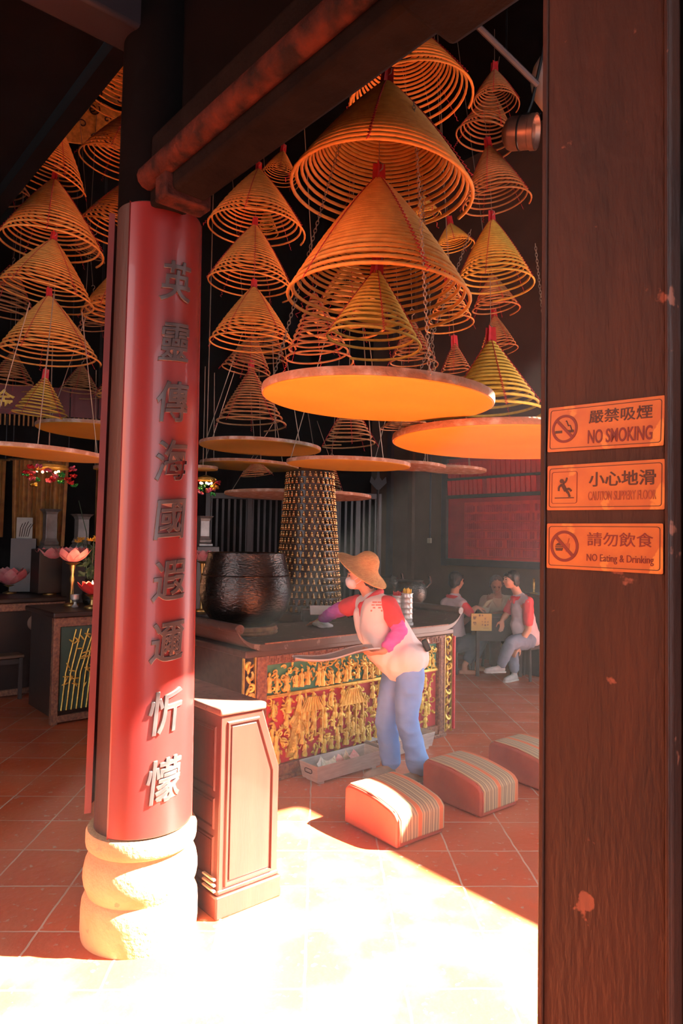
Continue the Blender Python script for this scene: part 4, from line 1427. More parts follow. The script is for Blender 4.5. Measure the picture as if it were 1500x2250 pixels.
def hand(mb, wrist, d, palm, s=1.0, curl=0.35, thumb=1, spread=0.10, bend=None):
    """wrist point, d = way the fingers point, palm = way the palm faces; five separate bent fingers"""
    d = d.normalized()
    n = (palm - d * palm.dot(d)).normalized()
    w = n.cross(d).normalized() * thumb                   # towards the thumb
    mb.limb([(wrist, 0.024 * s), (wrist + d * 0.02 * s, 0.024 * s)], 12)
    for k, (off, l, r) in enumerate(((0.027, 0.066, 0.0086), (0.009, 0.074, 0.0090), (-0.009, 0.069, 0.0086), (-0.026, 0.054, 0.0078))):
        a = wrist + d * 0.016 * s + w * off * 0.55 * s
        b = wrist + d * 0.088 * s + w * off * s
        mb.limb([(a, 0.015 * s), (b, 0.0118 * s)], 10)
        p, dd, c0 = b, (d + w * off * spread * 30).normalized(), (bend[k] if bend else curl)
        pts = [(p, r * 1.08 * s)]
        for j, f in enumerate((0.46, 0.30, 0.24)):
            ax = dd.cross(n)
            dd = (Matrix.Rotation(c0 * (0.8 if j == 0 else 1.0), 3, dd.cross(n).normalized()) @ dd).normalized() if ax.length > 1e-3 else dd
            n = (n - dd * n.dot(dd)).normalized() if abs(n.dot(dd)) < 0.98 else n
            p = p + dd * l * f * s * 1.05
            pts.append((p, r * (0.98 - 0.10 * j) * s))
        n = (palm - d * palm.dot(d)).normalized()
        mb.limb(pts, 8)
    a = wrist + d * 0.028 * s + w * 0.020 * s
    b = a + (d * 0.55 + w * 0.75 + n * 0.35).normalized() * 0.040 * s
    c = b + (d * 0.85 + w * 0.25 + n * 0.40).normalized() * 0.032 * s
    e = c + (d * 0.95 + n * 0.45).normalized() * 0.024 * s
    mb.limb([(a, 0.017 * s), (b, 0.0125 * s), (c, 0.0108 * s), (e, 0.0085 * s)], 10)
def to_local(mb, base):
    mb.v = [(x - base[0], y - base[1], z - base[2]) for x, y, z in mb.v]
    return mb
WRINKLE = {'vest': (0.008, (9, 9, 6)), 'jeans': (0.007, (9, 9, 11)), 'trousers': (0.007, (8, 8, 9)), 'shirt': (0.009, (9, 9, 8)), 'red_sleeve': (0.005, (14, 14, 9)),
           'magenta_oversleeve': (0.006, (10, 10, 26)), 'hair': (0.004, (38, 38, 14))}
def skin_part(name, mb, base, voxel, material, parent, it=6):
    to_local(mb, base)
    me = baked(mb, voxel, it)
    if name in WRINKLE:
        wrinkle(me, *WRINKLE[name], seed=base[0] * 3.1 + len(me.vertices) * 0.001)
    return link(name, me, material, parent, True, 60)
from mathutils import noise as _noise
def wrinkle(me, amp, scale, seed=0.0):
    off = Vector((seed, seed * 1.7, seed * 0.6))
    vs = me.vertices
    ns = [v.normal.copy() for v in vs]
    for v, n in zip(vs, ns):
        p = Vector((v.co.x * scale[0], v.co.y * scale[1], v.co.z * scale[2])) + off
        k = 1 - abs(_noise.noise(p)) * 2.2
        v.co += n * (amp * (k - 0.5) + amp * 0.5 * _noise.noise(p * 2.3))
    me.update()
    return me
def lerp(a, b, t):
    return a + (b - a) * t
def shoe_mb(heel, toe, w=0.045, h=0.075):
    mb, so = MB(), MB()
    d = (toe - heel)
    dn = d.normalized()
    side = dn.cross(Vector((0, 0, 1))).normalized()
    rot = Matrix((dn, side, dn.cross(side) * -1)).transposed()
    if rot.determinant() < 0:
        rot = Matrix((dn, -side, dn.cross(side) * -1)).transposed()
    L = d.length
    up = Vector((0, 0, 1))
    def at_(t, z): return heel + dn * (t * L) + up * z
    mb.limb([(at_(0.14, 0.040), 0.036), (at_(0.40, 0.042), 0.038), (at_(0.70, 0.034), 0.037), (at_(0.88, 0.030), 0.030)], 14)
    mb.limb([(at_(0.18, 0.045), 0.036), (at_(0.24, h), 0.040)], 14)
    so.limb([(at_(0.12, 0.012), 0.040), (at_(0.45, 0.011), 0.039), (at_(0.72, 0.011), 0.043), (at_(0.90, 0.012), 0.034)], 14)
    so.v = [(x, y, heel.z + max(0.0, min(0.020, (z - heel.z)))) for x, y, z in so.v]
    return mb, so

# ------------------------------------------------------------------ the worker bending over the altar
DW = 5.00
base = on_floor(872, 1700)
base.z = 0
wk = thing('person', 'person in straw hat and face mask, bending over the altar with a tray', 'person', base)
hipL, hipR = at(902, 1462, 4.93), at(872, 1462, 5.10)
knL, knR = at(893, 1580, 4.88), at(848, 1582, 5.03)
anL, anR = at(921, 1686, 4.86), at(859, 1678, 5.00)
pel = at(888, 1446, 5.02)
waist = at(868, 1405, 5.04)
chest = at(836, 1350, 5.06)
neck0 = at(812, 1308, 5.09)
hc = at(790, 1264, 5.08)
shL, shR = at(852, 1328, 4.95), at(788, 1326, 5.22)
elL, wrL = at(878, 1386, 4.86), at(843, 1430, 4.80)
elR, wrR = at(738, 1342, 5.47), at(702, 1364, 5.72)
faceR = look(Vector((-1.0, -0.10, -0.16)))
bm_ = MB()
P = head(bm_, hc, faceR, 0.98)
bm_.limb([(lerp(hc, neck0, 0.25), 0.050), (neck0, 0.055), (lerp(neck0, chest, 0.4), 0.075)], 16)
bm_.limb([(lerp(neck0, chest, 0.45), 0.085), (chest, 0.12), (waist, 0.115), (pel, 0.13)], 20)
bm_.limb([(shL, 0.052), (lerp(neck0, chest, 0.4), 0.07), (shR, 0.052)], 16)
bm_.limb([(shL, 0.050), (elL, 0.040), (lerp(elL, wrL, 0.3), 0.040), (wrL, 0.026)], 16)
bm_.limb([(shR, 0.050), (elR, 0.040), (lerp(elR, wrR, 0.3), 0.040), (wrR, 0.026)], 16)
for h_, k_, a_ in ((hipL, knL, anL), (hipR, knR, anR)):
    bm_.limb([(pel, 0.11), (h_, 0.085), (k_, 0.055), (lerp(k_, a_, 0.35), 0.052), (a_, 0.036), (Vector((a_.x, a_.y, 0.05)), 0.034)], 16)
hand(bm_, wrL, at(806, 1438, 4.76) - wrL, Vector((-0.2, 0.35, 0.9)), 1.05, bend=(0.5, 0.55, 0.6, 0.6), thumb=-1)
hand(bm_, wrR, Vector((-0.75, 0.6, -0.30)), Vector((0, 0, -1)), 0.98, 0.22, thumb=1)
body = skin_part('body', bm_, base, 0.0075, M['skin'], wk, 4)
face_bits(wk, P, faceR, 0.98, hc, True, False)
# hair and mask
hb = MB()
hb.ball(P(0, 0.026, 0.034), (0.084, 0.088, 0.082), faceR, 20, 14)
hb.ball(P(0, 0.058, -0.030), (0.076, 0.056, 0.085), faceR, 20, 14)
hb.ball(P(0, 0.062, -0.075), (0.058, 0.036, 0.050), faceR, 20, 14)
for k in (-1, 1):
    hb.limb([(P(0.066 * k, 0.010, 0.03), 0.022), (P(0.068 * k, 0.024, -0.04), 0.016)], 10)
hb.limb([(P(-0.04, -0.058, 0.062), 0.018), (P(0.04, -0.058, 0.062), 0.018)], 10)
skin_part('hair', hb, base, 0.006, M['hair'], wk, 3)
mk = MB()
mk.ball(P(0, -0.066, -0.045), (0.062, 0.048, 0.050), faceR, 20, 14)
mk.ball(P(0, -0.090, -0.030), (0.026, 0.024, 0.030), faceR, 14, 10)
mo = skin_part('face_mask', mk, base, 0.005, M['mask'], wk, 4)
mb = MB()
for k in (-1, 1):
    mb.tube([P(0.056 * k, -0.052, -0.025) - base, P(0.076 * k, -0.01, 0.0) - base, P(0.082 * k, 0.024, 0.002) - base], 0.0022, 5)
    mb.tube([P(0.052 * k, -0.050, -0.062) - base, P(0.074 * k, -0.01, -0.04) - base, P(0.082 * k, 0.022, -0.01) - base], 0.0022, 5)
mb.build('ear_loop', M['mask'], mo)
# vest with red collar and cap sleeves
vb = MB()
back = Vector((0.05, 0.02, 0.03))
vb.limb([(lerp(neck0, chest, 0.42), 0.098), (chest, 0.138), (lerp(chest, waist, 0.6), 0.142), (waist, 0.142), (pel, 0.150)], 24)
vb.limb([(shL + Vector((-0.012, 0.02, 0.004)), 0.062), (lerp(neck0, chest, 0.36), 0.082), (shR + Vector((0.01, -0.01, 0)), 0.060)], 18)
vb.limb([(at(826, 1342, 5.00), 0.115), (at(826, 1380, 4.985), 0.120), (at(838, 1426, 4.975), 0.118), (at(852, 1454, 4.98), 0.090)], 18)      # the front hanging forward
vb.limb([(at(795, 1350, 5.12), 0.070), (at(806, 1395, 5.08), 0.075)], 14)
vb.limb([(pel + Vector((0.01, 0, 0.0)), 0.158), (at(882, 1452, 4.99), 0.155)], 20)
vb.limb([(at(862, 1462, 4.97), 0.085), (at(897, 1452, 4.93), 0.122), (at(912, 1444, 4.98), 0.105)], 20)
vo = skin_part('vest', vb, base, 0.009, M['vest'], wk, 16)
mb = MB()
mb.limb([(at(908, 1436, 4.87), 0.022), (at(914, 1450, 4.86), 0.020)], 8)
rc = MB()
pts = []
ax = (neck0 - chest).normalized()
fx = (faceR @ Vector((0, -1, 0)))
fx = (fx - ax * fx.dot(ax)).normalized()
fy = ax.cross(fx)
nb = lerp(neck0, chest, 0.10)
for k in range(20):
    a = 2 * math.pi * k / 20
    dip = -0.030 * (1 + math.cos(a)) / 2
    pts.append(nb + fx * (0.084 * math.cos(a)) + fy * (0.090 * math.sin(a)) + ax * dip)
rc.tube(pts, 0.027, 10, closed=True)
rc.limb([(nb + fx * 0.092 - ax * 0.02 + fy * 0.020, 0.026), (nb + fx * 0.128 - ax * 0.090 + fy * 0.022, 0.020)], 10)
rc.limb([(nb + fx * 0.092 - ax * 0.02 - fy * 0.028, 0.026), (nb + fx * 0.124 - ax * 0.085 - fy * 0.036, 0.020)], 10)
skin_part('collar', rc, base, 0.006, M['red_cloth'], wk, 3)
for nm, s_, e_, w_, t1 in (('left', shL, elL, wrL, 0.62), ('right', shR, elR, wrR, 0.50)):
    q = MB()
    q.limb([(s_ + Vector((0, 0, 0.002)), 0.066), (lerp(s_, e_, t1 * 0.5), 0.072), (lerp(s_, e_, t1), 0.070)], 18)
    skin_part('red_sleeve', q, base, 0.007, M['red_cloth'], wk, 5)
    q = MB()
    pts = [(lerp(s_, e_, t1 * 0.9), 0.056), (lerp(s_, e_, 0.85), 0.058), (e_, 0.055)]
    for k in range(1, 8):
        t = k / 8
        pts.append((lerp(e_, w_, t * 0.86), (0.055 - 0.014 * t) * (1.06 if k % 2 else 0.97)))
    q.limb(pts, 18)
    skin_part('magenta_oversleeve', q, base, 0.007, M['pink_sleeve'], wk, 3)
# logo on the chest: a small red mark
from mathutils.bvhtree import BVHTree
def printed(name, pts_px, target, material, parent, lift=0.0025):
    """a print that hugs the cloth: a small grid laid on the target's surface"""
    tree = BVHTree.FromPolygons([v.co.copy() for v in target.data.vertices], [tuple(p.vertices) for p in target.data.polygons])
    o0 = Vector((0, 0, CAM_Z)) - base
    mb = MB()
    for quad in pts_px:
        vs = []
        for (px, py) in quad:
            d = (at(px, py, 1.0) - Vector((0, 0, CAM_Z))).normalized()
            hit, n, i_, t = tree.ray_cast(o0, d)
            if hit is None:
                break
            vs.append(hit + n * lift)
        if len(vs) == len(quad):
            mb.add(vs, [tuple(range(len(vs)))])
    if mb.v:
        mb.build(name, material, parent, smooth=False)
qs = []
for (x, y, w, h) in ((818, 1322, 10, 3), (829, 1322, 8, 3), (816, 1328, 7, 3), (825, 1328, 14, 3), (819, 1334, 18, 3), (814, 1340, 26, 4)):
    qs.append([(x, y), (x + w, y), (x + w, y + h), (x, y + h)])
printed('chest_print', qs, vo, mat('salmon_print', (0.70, 0.24, 0.20), 0.8), vo)
# jeans
jb = MB()
jb.limb([(lerp(waist, pel, 0.8), 0.12), (pel - Vector((0, 0, 0.03)), 0.128)], 22)
for h_, k_, a_, w_ in ((hipL, knL, anL, 0.078), (hipR, knR, anR, 0.066)):
    jb.limb([(pel - Vector((0, 0, 0.06)), 0.115), (h_ - Vector((0, 0, 0.05)), 0.104), (lerp(h_, k_, 0.45), 0.100), (k_, 0.080), (lerp(k_, a_, 0.5), 0.077), (lerp(k_, a_, 0.93), w_ + 0.004)], 22)
    for z in (0.80, 0.88, 0.95):
        c_ = lerp(k_, a_, z)
        jb.ball(c_, (w_ + 0.010, w_ + 0.010, 0.016), None, 16, 8)
skin_part('jeans', jb, base, 0.009, M['jeans'], wk, 6)
mb = MB()
for h_, k_, a_, w_ in ((hipL, knL, anL, 0.078), (hipR, knR, anR, 0.066)):
    pass
for a_, toe, hx in ((anL, at(896, 1706, 4.83), 0.085), (anR, at(818, 1694, 4.93), 0.085)):
    t_ = Vector((toe.x, toe.y, 0.0))
    h_ = Vector((a_.x + 0.03, a_.y + 0.005, 0.0))
    d_ = (t_ - h_).normalized()
    s1, s2 = shoe_mb(h_, h_ + d_ * 0.25)
    so = skin_part('shoe', s1, base, 0.007, M['shoe'], wk, 4)
    to_local(s2, base)
    s2.build('sole', M['sole'], so)
# clip-on pouch at the back of the waist
pb = MB()
c_ = at(936, 1418, 4.93) - base
pb.box(c_, (0.045, 0.06, 0.085), Matrix.Rotation(R(-25), 3, 'Y'))
po = pb.build('waist_pouch', M['black_metal'], wk, bevel=0.012)
pb = MB()
pb.box(c_ + Vector((0.012, -0.02, 0.035)), (0.012, 0.02, 0.03), Matrix.Rotation(R(-25), 3, 'Y'))
pb.build('buckle', M['steel'], po, bevel=0.003)
# hat
HATC = at(800, 1247, 5.075)
hz = (at(831, 1203, 5.03) - HATC).normalized()
hrot = Vector((0, 0, 1)).rotation_difference(hz).to_matrix()
hm = hrot.to_4x4()
hm.translation = HATC - base
prof_o = [(0.212, -0.026), (0.190, -0.016), (0.150, 0.000), (0.115, 0.020), (0.098, 0.040), (0.086, 0.070), (0.070, 0.100), (0.044, 0.122), (0.018, 0.131), (0.0001, 0.133)]
prof_i = [(r - 0.004 if r > 0.01 else r, z - 0.006) for r, z in prof_o]
mb = MB()
mb.lathe(list(reversed(prof_i)) + [(0.214, -0.030)] + prof_o, 56, hm)
ho = mb.build('straw_hat', M['straw'], wk, angle=70)
mb = MB()
mb.tube([hm @ Vector((0.213 * math.cos(2 * math.pi * k / 48), 0.213 * math.sin(2 * math.pi * k / 48), -0.028)) for k in range(48)], 0.005, 6, closed=True)
mb.build('brim_edge', M['straw'], ho)

# the tray in the left hand: a long curved sheet-metal scoop, carried level
ta, tb = at(646, 1446, 4.62), at(826, 1424, 4.80)
tr = thing('metal_tray', 'long shallow grey metal tray with a wavy rim, held out level by the worker', 'tray', (ta + tb) / 2)
d_ = (tb - ta)
tr.rotation_euler = (0, math.atan2(-d_.z, math.hypot(d_.x, d_.y)), math.atan2(d_.y, d_.x))
L_ = d_.length
n, k_ = 28, 9
vs, fs = [], []
for s_ in (0, 1):
    for i in range(n + 1):
        for j in range(k_ + 1):
            x = (i / n - 0.5) * L_
            y = (j / k_ - 0.5)
            taper = 0.085 if i > 2 else 0.085 * (0.45 + 0.55 * i / 3)
            z = 0.018 * math.sin((i / n) * 6.0 + 2.6) + 0.14 * (abs(y) ** 3.0) - 0.02
            vs.append((x, y * 2 * taper, z - 0.004 * s_))
m_ = (n + 1) * (k_ + 1)
for i in range(n):
    for j in range(k_):
        a = i * (k_ + 1) + j
        fs += [(a, a + k_ + 1, a + k_ + 2, a + 1), (m_ + a, m_ + a + 1, m_ + a + k_ + 2, m_ + a + k_ + 1)]
    for j in (0, k_):
        a = i * (k_ + 1) + j
        f = (a, m_ + a, m_ + a + k_ + 1, a + k_ + 1)
        fs.append(f if j == 0 else tuple(reversed(f)))
for i in (0, n):
    for j in range(k_):
        a = i * (k_ + 1) + j
        fs.append((a, a + 1, m_ + a + 1, m_ + a))
mb = MB()
mb.add(vs, fs)
mb.build('pan', mat('dull_grey_metal', (0.42, 0.38, 0.36), 0.5, 0.5, c2=(0.34, 0.29, 0.27), scale=9), tr, angle=60)
mb = MB()
for j in (0, k_):
    mb.tube([vs[i * (k_ + 1) + j] for i in range(n + 1)], 0.006, 6)
mb.build('rolled_rim', M['steel'], tr)
# the wiping cloth under the right hand
cl = thing('wiping_cloth', 'crumpled white cloth under the outstretched hand of the worker on the altar', 'cloth', at(706, 1378, 5.70))
cb = MB()
gg = random.Random(3)
for i in range(9):
    cb.ball((gg.uniform(-0.07, 0.07), gg.uniform(-0.05, 0.05), gg.uniform(-0.015, 0.012)), (gg.uniform(0.03, 0.06), gg.uniform(0.02, 0.05), gg.uniform(0.012, 0.024)), Euler((gg.uniform(-0.5, 0.5), gg.uniform(-0.5, 0.5), gg.uniform(0, 3))).to_matrix())
me = baked(cb, 0.006, 4)
link('cloth', me, M['paper'], cl)
cl.location.z = 0.972 + 0.03
# ------------------------------------------------------------------ the three people at the little table by the back wall
M['jeans_dim'] = mat('faded_denim', (0.20, 0.23, 0.30), 0.85, c2=(0.15, 0.18, 0.24), scale=5, bump=0.3, bscale=16)
M['jeans_dark'] = mat('dark_denim', (0.055, 0.075, 0.105), 0.85, c2=(0.04, 0.055, 0.08), scale=5)
M['vest_pale'] = mat('pale_pink_vest', (0.62, 0.50, 0.52), 0.85, c2=(0.56, 0.44, 0.46), scale=5, bump=0.3, bscale=14)
M['beige'] = mat('beige_shirt', (0.50, 0.38, 0.27), 0.85, c2=(0.44, 0.32, 0.22), scale=5, bump=0.25, bscale=14)
M['grey_hair'] = mat('greying_hair', (0.06, 0.055, 0.05), 0.6, c2=(0.11, 0.10, 0.09), scale=30)
M['sneaker'] = mat('pale_sneaker', (0.50, 0.45, 0.42), 0.7, c2=(0.40, 0.35, 0.33), scale=14)
M['seat_wood'] = mat('dark_stool_wood', (0.05, 0.03, 0.025), 0.6)
def trunk(mb, neck, chest, waist, pel, r=(0.085, 0.13, 0.13, 0.15)):
    mb.limb([(neck, r[0]), (chest, r[1]), (waist, r[2]), (pel, r[3])], 20)
def small_stool(label, c, h=0.43, w=0.32):
    o = thing('wooden_stool', label, 'stool', Vector((c.x, c.y, 0)), YAW)
    mb = MB()
    mb.box((0, 0, h - 0.02), (w, w, 0.04))
    mb.build('seat', M['seat_wood'], o, bevel=0.008)
    for sx in (-1, 1):
        for sy in (-1, 1):
            MB().tube([(sx * (w / 2 - 0.01), sy * (w / 2 - 0.01), 0), (sx * (w / 2 - 0.04), sy * (w / 2 - 0.04), h - 0.03)], 0.018, 8).build('leg', M['seat_wood'], o)
    return o
def short_hair(P, rot, s, base, parent, material, fringe=True):
    hb = MB()
    hb.ball(P(0, 0.026, 0.036), (0.086 * s, 0.092 * s, 0.084 * s), rot, 20, 14)
    hb.ball(P(0, 0.052, -0.028), (0.074 * s, 0.056 * s, 0.078 * s), rot, 20, 14)
    for k in (-1, 1):
        hb.limb([(P(0.068 * k, 0.004, 0.034), 0.024 * s), (P(0.070 * k, 0.022, -0.045), 0.020 * s)], 10)
    if fringe:
        hb.limb([(P(-0.05, -0.050, 0.058), 0.024 * s), (P(0.0, -0.062, 0.064), 0.022 * s), (P(0.05, -0.050, 0.058), 0.024 * s)], 10)
    return skin_part('hair', hb, base, 0.008, material, parent, 2)
def collar_on(neck, ax, fx, base, parent, r=0.086, material=None):
    rc = MB()
    fy = ax.cross(fx).normalized()
    pts = []
    for k in range(18):
        a = 2 * math.pi * k / 18
        pts.append(neck + fx * (r * math.cos(a)) + fy * (r * 1.08 * math.sin(a)) - ax * (0.028 * (1 + math.cos(a)) / 2))
    rc.tube(pts, 0.025, 8, closed=True)
    for s in (-1, 1):
        rc.limb([(neck + fx * r - ax * 0.02 + fy * 0.02 * s, 0.024), (neck + fx * (r + 0.04) - ax * 0.085 + fy * 0.034 * s, 0.017)], 8)
    skin_part('collar', rc, base, 0.008, material, parent, 3)

# --- right-hand person: sits sideways on a stool, leg stretched, facing left
base = on_floor(1130, 1490); base.z = 0
p3 = thing('person', 'seated person in white vest and red sleeves, legs crossed, facing left beside the post', 'person', base)
D = 8.55
hc, neck, chest = at(1122, 1274, D), at(1138, 1306, D + 0.03), at(1146, 1338, D + 0.04)
waist, pel = at(1152, 1375, D + 0.05), at(1158, 1402, D + 0.08)
shN, shF = at(1160, 1322, D - 0.14), at(1128, 1320, D + 0.22)
elN, wrN = at(1160, 1384, D - 0.16), at(1138, 1420, D - 0.20)
elF, wrF = at(1112, 1350, D + 0.18), at(1103, 1362, D + 0.10)
hipN, hipF = at(1158, 1408, D - 0.03), at(1152, 1404, D + 0.16)
knN, anN = at(1120, 1414, D - 0.30), at(1100, 1462, D - 0.34)
knF, anF = at(1122, 1412, D - 0.05), at(1130, 1474, D - 0.06)
rot = look(Vector((-1, -0.25, -0.05)))
b = MB()
P = head(b, hc, rot, 1.0)
b.limb([(lerp(hc, neck, 0.3), 0.052), (neck, 0.056)], 14)
trunk(b, lerp(neck, chest, 0.3), chest, waist, pel, (0.08, 0.115, 0.12, 0.14))
for s_, e_, w_ in ((shN, elN, wrN), (shF, elF, wrF)):
    b.limb([(chest + (s_ - chest) * 0.5, 0.07), (s_, 0.052), (e_, 0.041), (lerp(e_, w_, 0.35), 0.041), (w_, 0.027)], 14)
for h_, k_, a_ in ((hipN, knN, anN), (hipF, knF, anF)):
    b.limb([(pel, 0.11), (h_, 0.088), (k_, 0.057), (lerp(k_, a_, 0.35), 0.052), (a_, 0.036)], 14)
hand(b, wrN, at(1128, 1436, D - 0.26) - wrN, Vector((0.2, 0.5, -1)), 1.0, bend=(0.3, 0.3, 0.35, 0.4), thumb=-1)
hand(b, wrF, Vector((-0.15, -0.5, -1)), Vector((-0.3, 1, 0)), 1.0, 0.3)
skin_part('body', b, base, 0.009, M['skin'], p3, 4)
face_bits(p3, P, rot, 1.0, hc)
short_hair(P, rot, 1.0, base, p3, M['hair'])
v = MB()
trunk(v, lerp(neck, chest, 0.35), chest, waist, pel + Vector((0, 0, 0.02)), (0.095, 0.135, 0.15, 0.16))
v.limb([(shN, 0.062), (lerp(neck, chest, 0.4), 0.085), (shF, 0.062)], 16)
v.limb([(at(1140, 1372, D), 0.11), (at(1150, 1400, D), 0.12), (at(1172, 1402, D + 0.04), 0.10)], 16)
skin_part('vest', v, base, 0.011, M['vest_pale'], p3, 6)
for s_, e_ in ((shN, elN), (shF, elF)):
    q = MB()
    q.limb([(s_, 0.066), (lerp(s_, e_, 0.4), 0.068), (lerp(s_, e_, 0.72), 0.064)], 14)
    skin_part('red_sleeve', q, base, 0.009, M['red_cloth'], p3, 4)
collar_on(lerp(neck, chest, 0.12), (hc - chest).normalized(), Vector((-0.95, -0.3, 0)), base, p3, material=M['red_cloth'])
j = MB()
for h_, k_, a_ in ((hipN, knN, anN), (hipF, knF, anF)):
    j.limb([(pel, 0.135), (h_, 0.112), (lerp(h_, k_, 0.5), 0.100), (k_, 0.078), (lerp(k_, a_, 0.5), 0.072), (lerp(k_, a_, 0.92), 0.060)], 16)
skin_part('jeans', j, base, 0.011, M['jeans_dim'], p3, 5)
for a_, d_, lift in ((anN, Vector((-1, -0.22, 0)), None), (anF, Vector((-0.75, -0.65, 0)), 0.0)):
    h_ = Vector((a_.x, a_.y, max(0, a_.z - 0.085) if lift is None else 0.0)) - d_.normalized() * 0.06
    s1, s2 = shoe_mb(h_, h_ + d_.normalized() * 0.27)
    so = skin_part('shoe', s1, base, 0.009, M['sneaker'], p3, 3)
    to_local(s2, base)
    s2.build('sole', M['sole'], so)
small_stool('dark wooden stool under the person with crossed legs', pel, 0.42, 0.30)

# --- left-hand person: seen from behind, leaning to the table on the right
base = on_floor(1015, 1480); base.z = 0
p1 = thing('person', 'person seated with back turned, white vest and red collar, beyond the altar end', 'person', base)
D = 8.95
hc, neck, chest = at(1003, 1276, D), at(998, 1306, D), at(997, 1338, D)
waist, pel = at(994, 1380, D + 0.02), at(1000, 1412, D + 0.04)
shN, shF = at(1016, 1328, D - 0.16), at(978, 1326, D + 0.05)
elN, wrN = at(1032, 1346, D - 0.20), at(1046, 1334, D - 0.05)
elF, wrF = at(1012, 1372, D + 0.25), at(1040, 1350, D + 0.22)
hipN, hipF = at(1006, 1416, D - 0.08), at(1000, 1412, D + 0.14)
knN, anN = at(1052, 1408, D - 0.02), at(1020, 1462, D - 0.10)
knF, anF = at(1060, 1404, D + 0.18), at(1034, 1458, D + 0.15)
rot = look(Vector((0.80, 0.42, -0.12)))
b = MB()
P = head(b, hc, rot, 1.02)
b.limb([(lerp(hc, neck, 0.3), 0.052), (neck, 0.056)], 14)
trunk(b, lerp(neck, chest, 0.3), chest, waist, pel, (0.08, 0.115, 0.12, 0.14))
for s_, e_, w_ in ((shN, elN, wrN), (shF, elF, wrF)):
    b.limb([(chest + (s_ - chest) * 0.5, 0.07), (s_, 0.052), (e_, 0.041), (lerp(e_, w_, 0.35), 0.041), (w_, 0.027)], 14)
for h_, k_, a_ in ((hipN, knN, anN), (hipF, knF, anF)):
    b.limb([(pel, 0.11), (h_, 0.088), (k_, 0.057), (lerp(k_, a_, 0.35), 0.052), (a_, 0.036), (Vector((a_.x, a_.y, 0.04)), 0.034)], 14)
    t_ = Vector((a_.x, a_.y, 0.022))
    d_ = Vector((0.95, -0.15, 0)).normalized()
    b.limb([(t_ - d_ * 0.05, 0.028), (t_ + d_ * 0.06, 0.034), (t_ + d_ * 0.13, 0.032), (t_ + d_ * 0.17, 0.020)], 12)
    for k in range(5):
        b.limb([(t_ + d_ * 0.15 + Vector((0.15, 0.95, 0)) * (0.028 - 0.014 * k), 0.011), (t_ + d_ * (0.190 - 0.010 * k) + Vector((0.15, 0.95, 0)) * (0.030 - 0.015 * k), 0.009)], 8)
hand(b, wrN, Vector((1, 0.2, -0.2)), Vector((0.1, 0.3, -1)), 1.0, 0.45, thumb=1)
hand(b, wrF, Vector((1, -0.1, -0.1)), Vector((0, 0, -1)), 1.0, 0.4, thumb=-1)
skin_part('body', b, base, 0.009, M['skin'], p1, 4)
face_bits(p1, P, rot, 1.02, hc)
short_hair(P, rot, 1.03, base, p1, M['hair'])
v = MB()
trunk(v, lerp(neck, chest, 0.35), chest, waist, pel + Vector((0, 0, 0.02)), (0.10, 0.14, 0.15, 0.16))
v.limb([(shN, 0.066), (lerp(neck, chest, 0.4), 0.09), (shF, 0.066)], 16)
skin_part('vest', v, base, 0.011, M['vest_pale'], p1, 6)
for s_, e_ in ((shN, elN), (shF, elF)):
    q = MB()
    q.limb([(lerp(s_, e_, 0.15), 0.064), (lerp(s_, e_, 0.6), 0.064), (lerp(s_, e_, 0.95), 0.060)], 14)
    skin_part('red_sleeve', q, base, 0.009, M['red_cloth'], p1, 4)
collar_on(lerp(neck, chest, 0.12), (hc - chest).normalized(), Vector((0.85, 0.45, 0)), base, p1, material=M['red_cloth'])
j = MB()
for h_, k_, a_ in ((hipN, knN, anN), (hipF, knF, anF)):
    j.limb([(pel, 0.135), (h_, 0.112), (lerp(h_, k_, 0.5), 0.100), (k_, 0.080), (lerp(k_, a_, 0.5), 0.076), (lerp(k_, a_, 0.72), 0.070)], 16)
skin_part('trousers', j, base, 0.011, M['jeans_dark'], p1, 5)
small_stool('dark wooden stool under the person with the turned back', pel, 0.42, 0.30)

# --- man in the middle, behind the table, head bowed
base = on_floor(1085, 1452); base.z = 0
p2 = thing('person', 'greying man in open beige shirt bowing his head between two people in vests', 'person', base)
D = 9.35
hc, neck, chest = at(1090, 1284, D - 0.16), at(1092, 1306, D - 0.02), at(1092, 1334, D + 0.03)
waist, pel = at(1092, 1372, D + 0.05), at(1092, 1398, D + 0.06)
shN, shF = at(1066, 1320, D), at(1118, 1320, D)
elN, wrN = at(1058, 1350, D - 0.20), at(1072, 1326, D - 0.34)
elF, wrF = at(1126, 1352, D - 0.10), at(1098, 1346, D - 0.36)
rot = look(Vector((-0.12, -0.9, -0.62)))
b = MB()
P = head(b, hc, rot, 1.02)
b.limb([(lerp(hc, neck, 0.3), 0.054), (neck, 0.06)], 14)
trunk(b, lerp(neck, chest, 0.3), chest, waist, pel, (0.085, 0.12, 0.125, 0.14))
for s_, e_, w_ in ((shN, elN, wrN), (shF, elF, wrF)):
    b.limb([(chest + (s_ - chest) * 0.5, 0.07), (s_, 0.055), (e_, 0.043), (lerp(e_, w_, 0.35), 0.042), (w_, 0.028)], 14)
for sx in (-1, 1):
    h_, k_, a_ = pel + Vector((0.09 * sx, -0.05, 0)), pel + Vector((0.12 * sx, -0.42, 0.03)), Vector((pel.x + 0.13 * sx, pel.y - 0.40, 0.08))
    b.limb([(pel, 0.11), (h_, 0.088), (k_, 0.057), (lerp(k_, a_, 0.35), 0.052), (a_, 0.036)], 14)
    b.limb([(a_ + Vector((0, 0.04, -0.05)), 0.03), (a_ + Vector((0, -0.12, -0.055)), 0.026)], 12)
hand(b, wrN, Vector((0.15, -0.25, 0.5)), Vector((0.6, 0.6, 0.1)), 1.0, 0.5, thumb=-1)
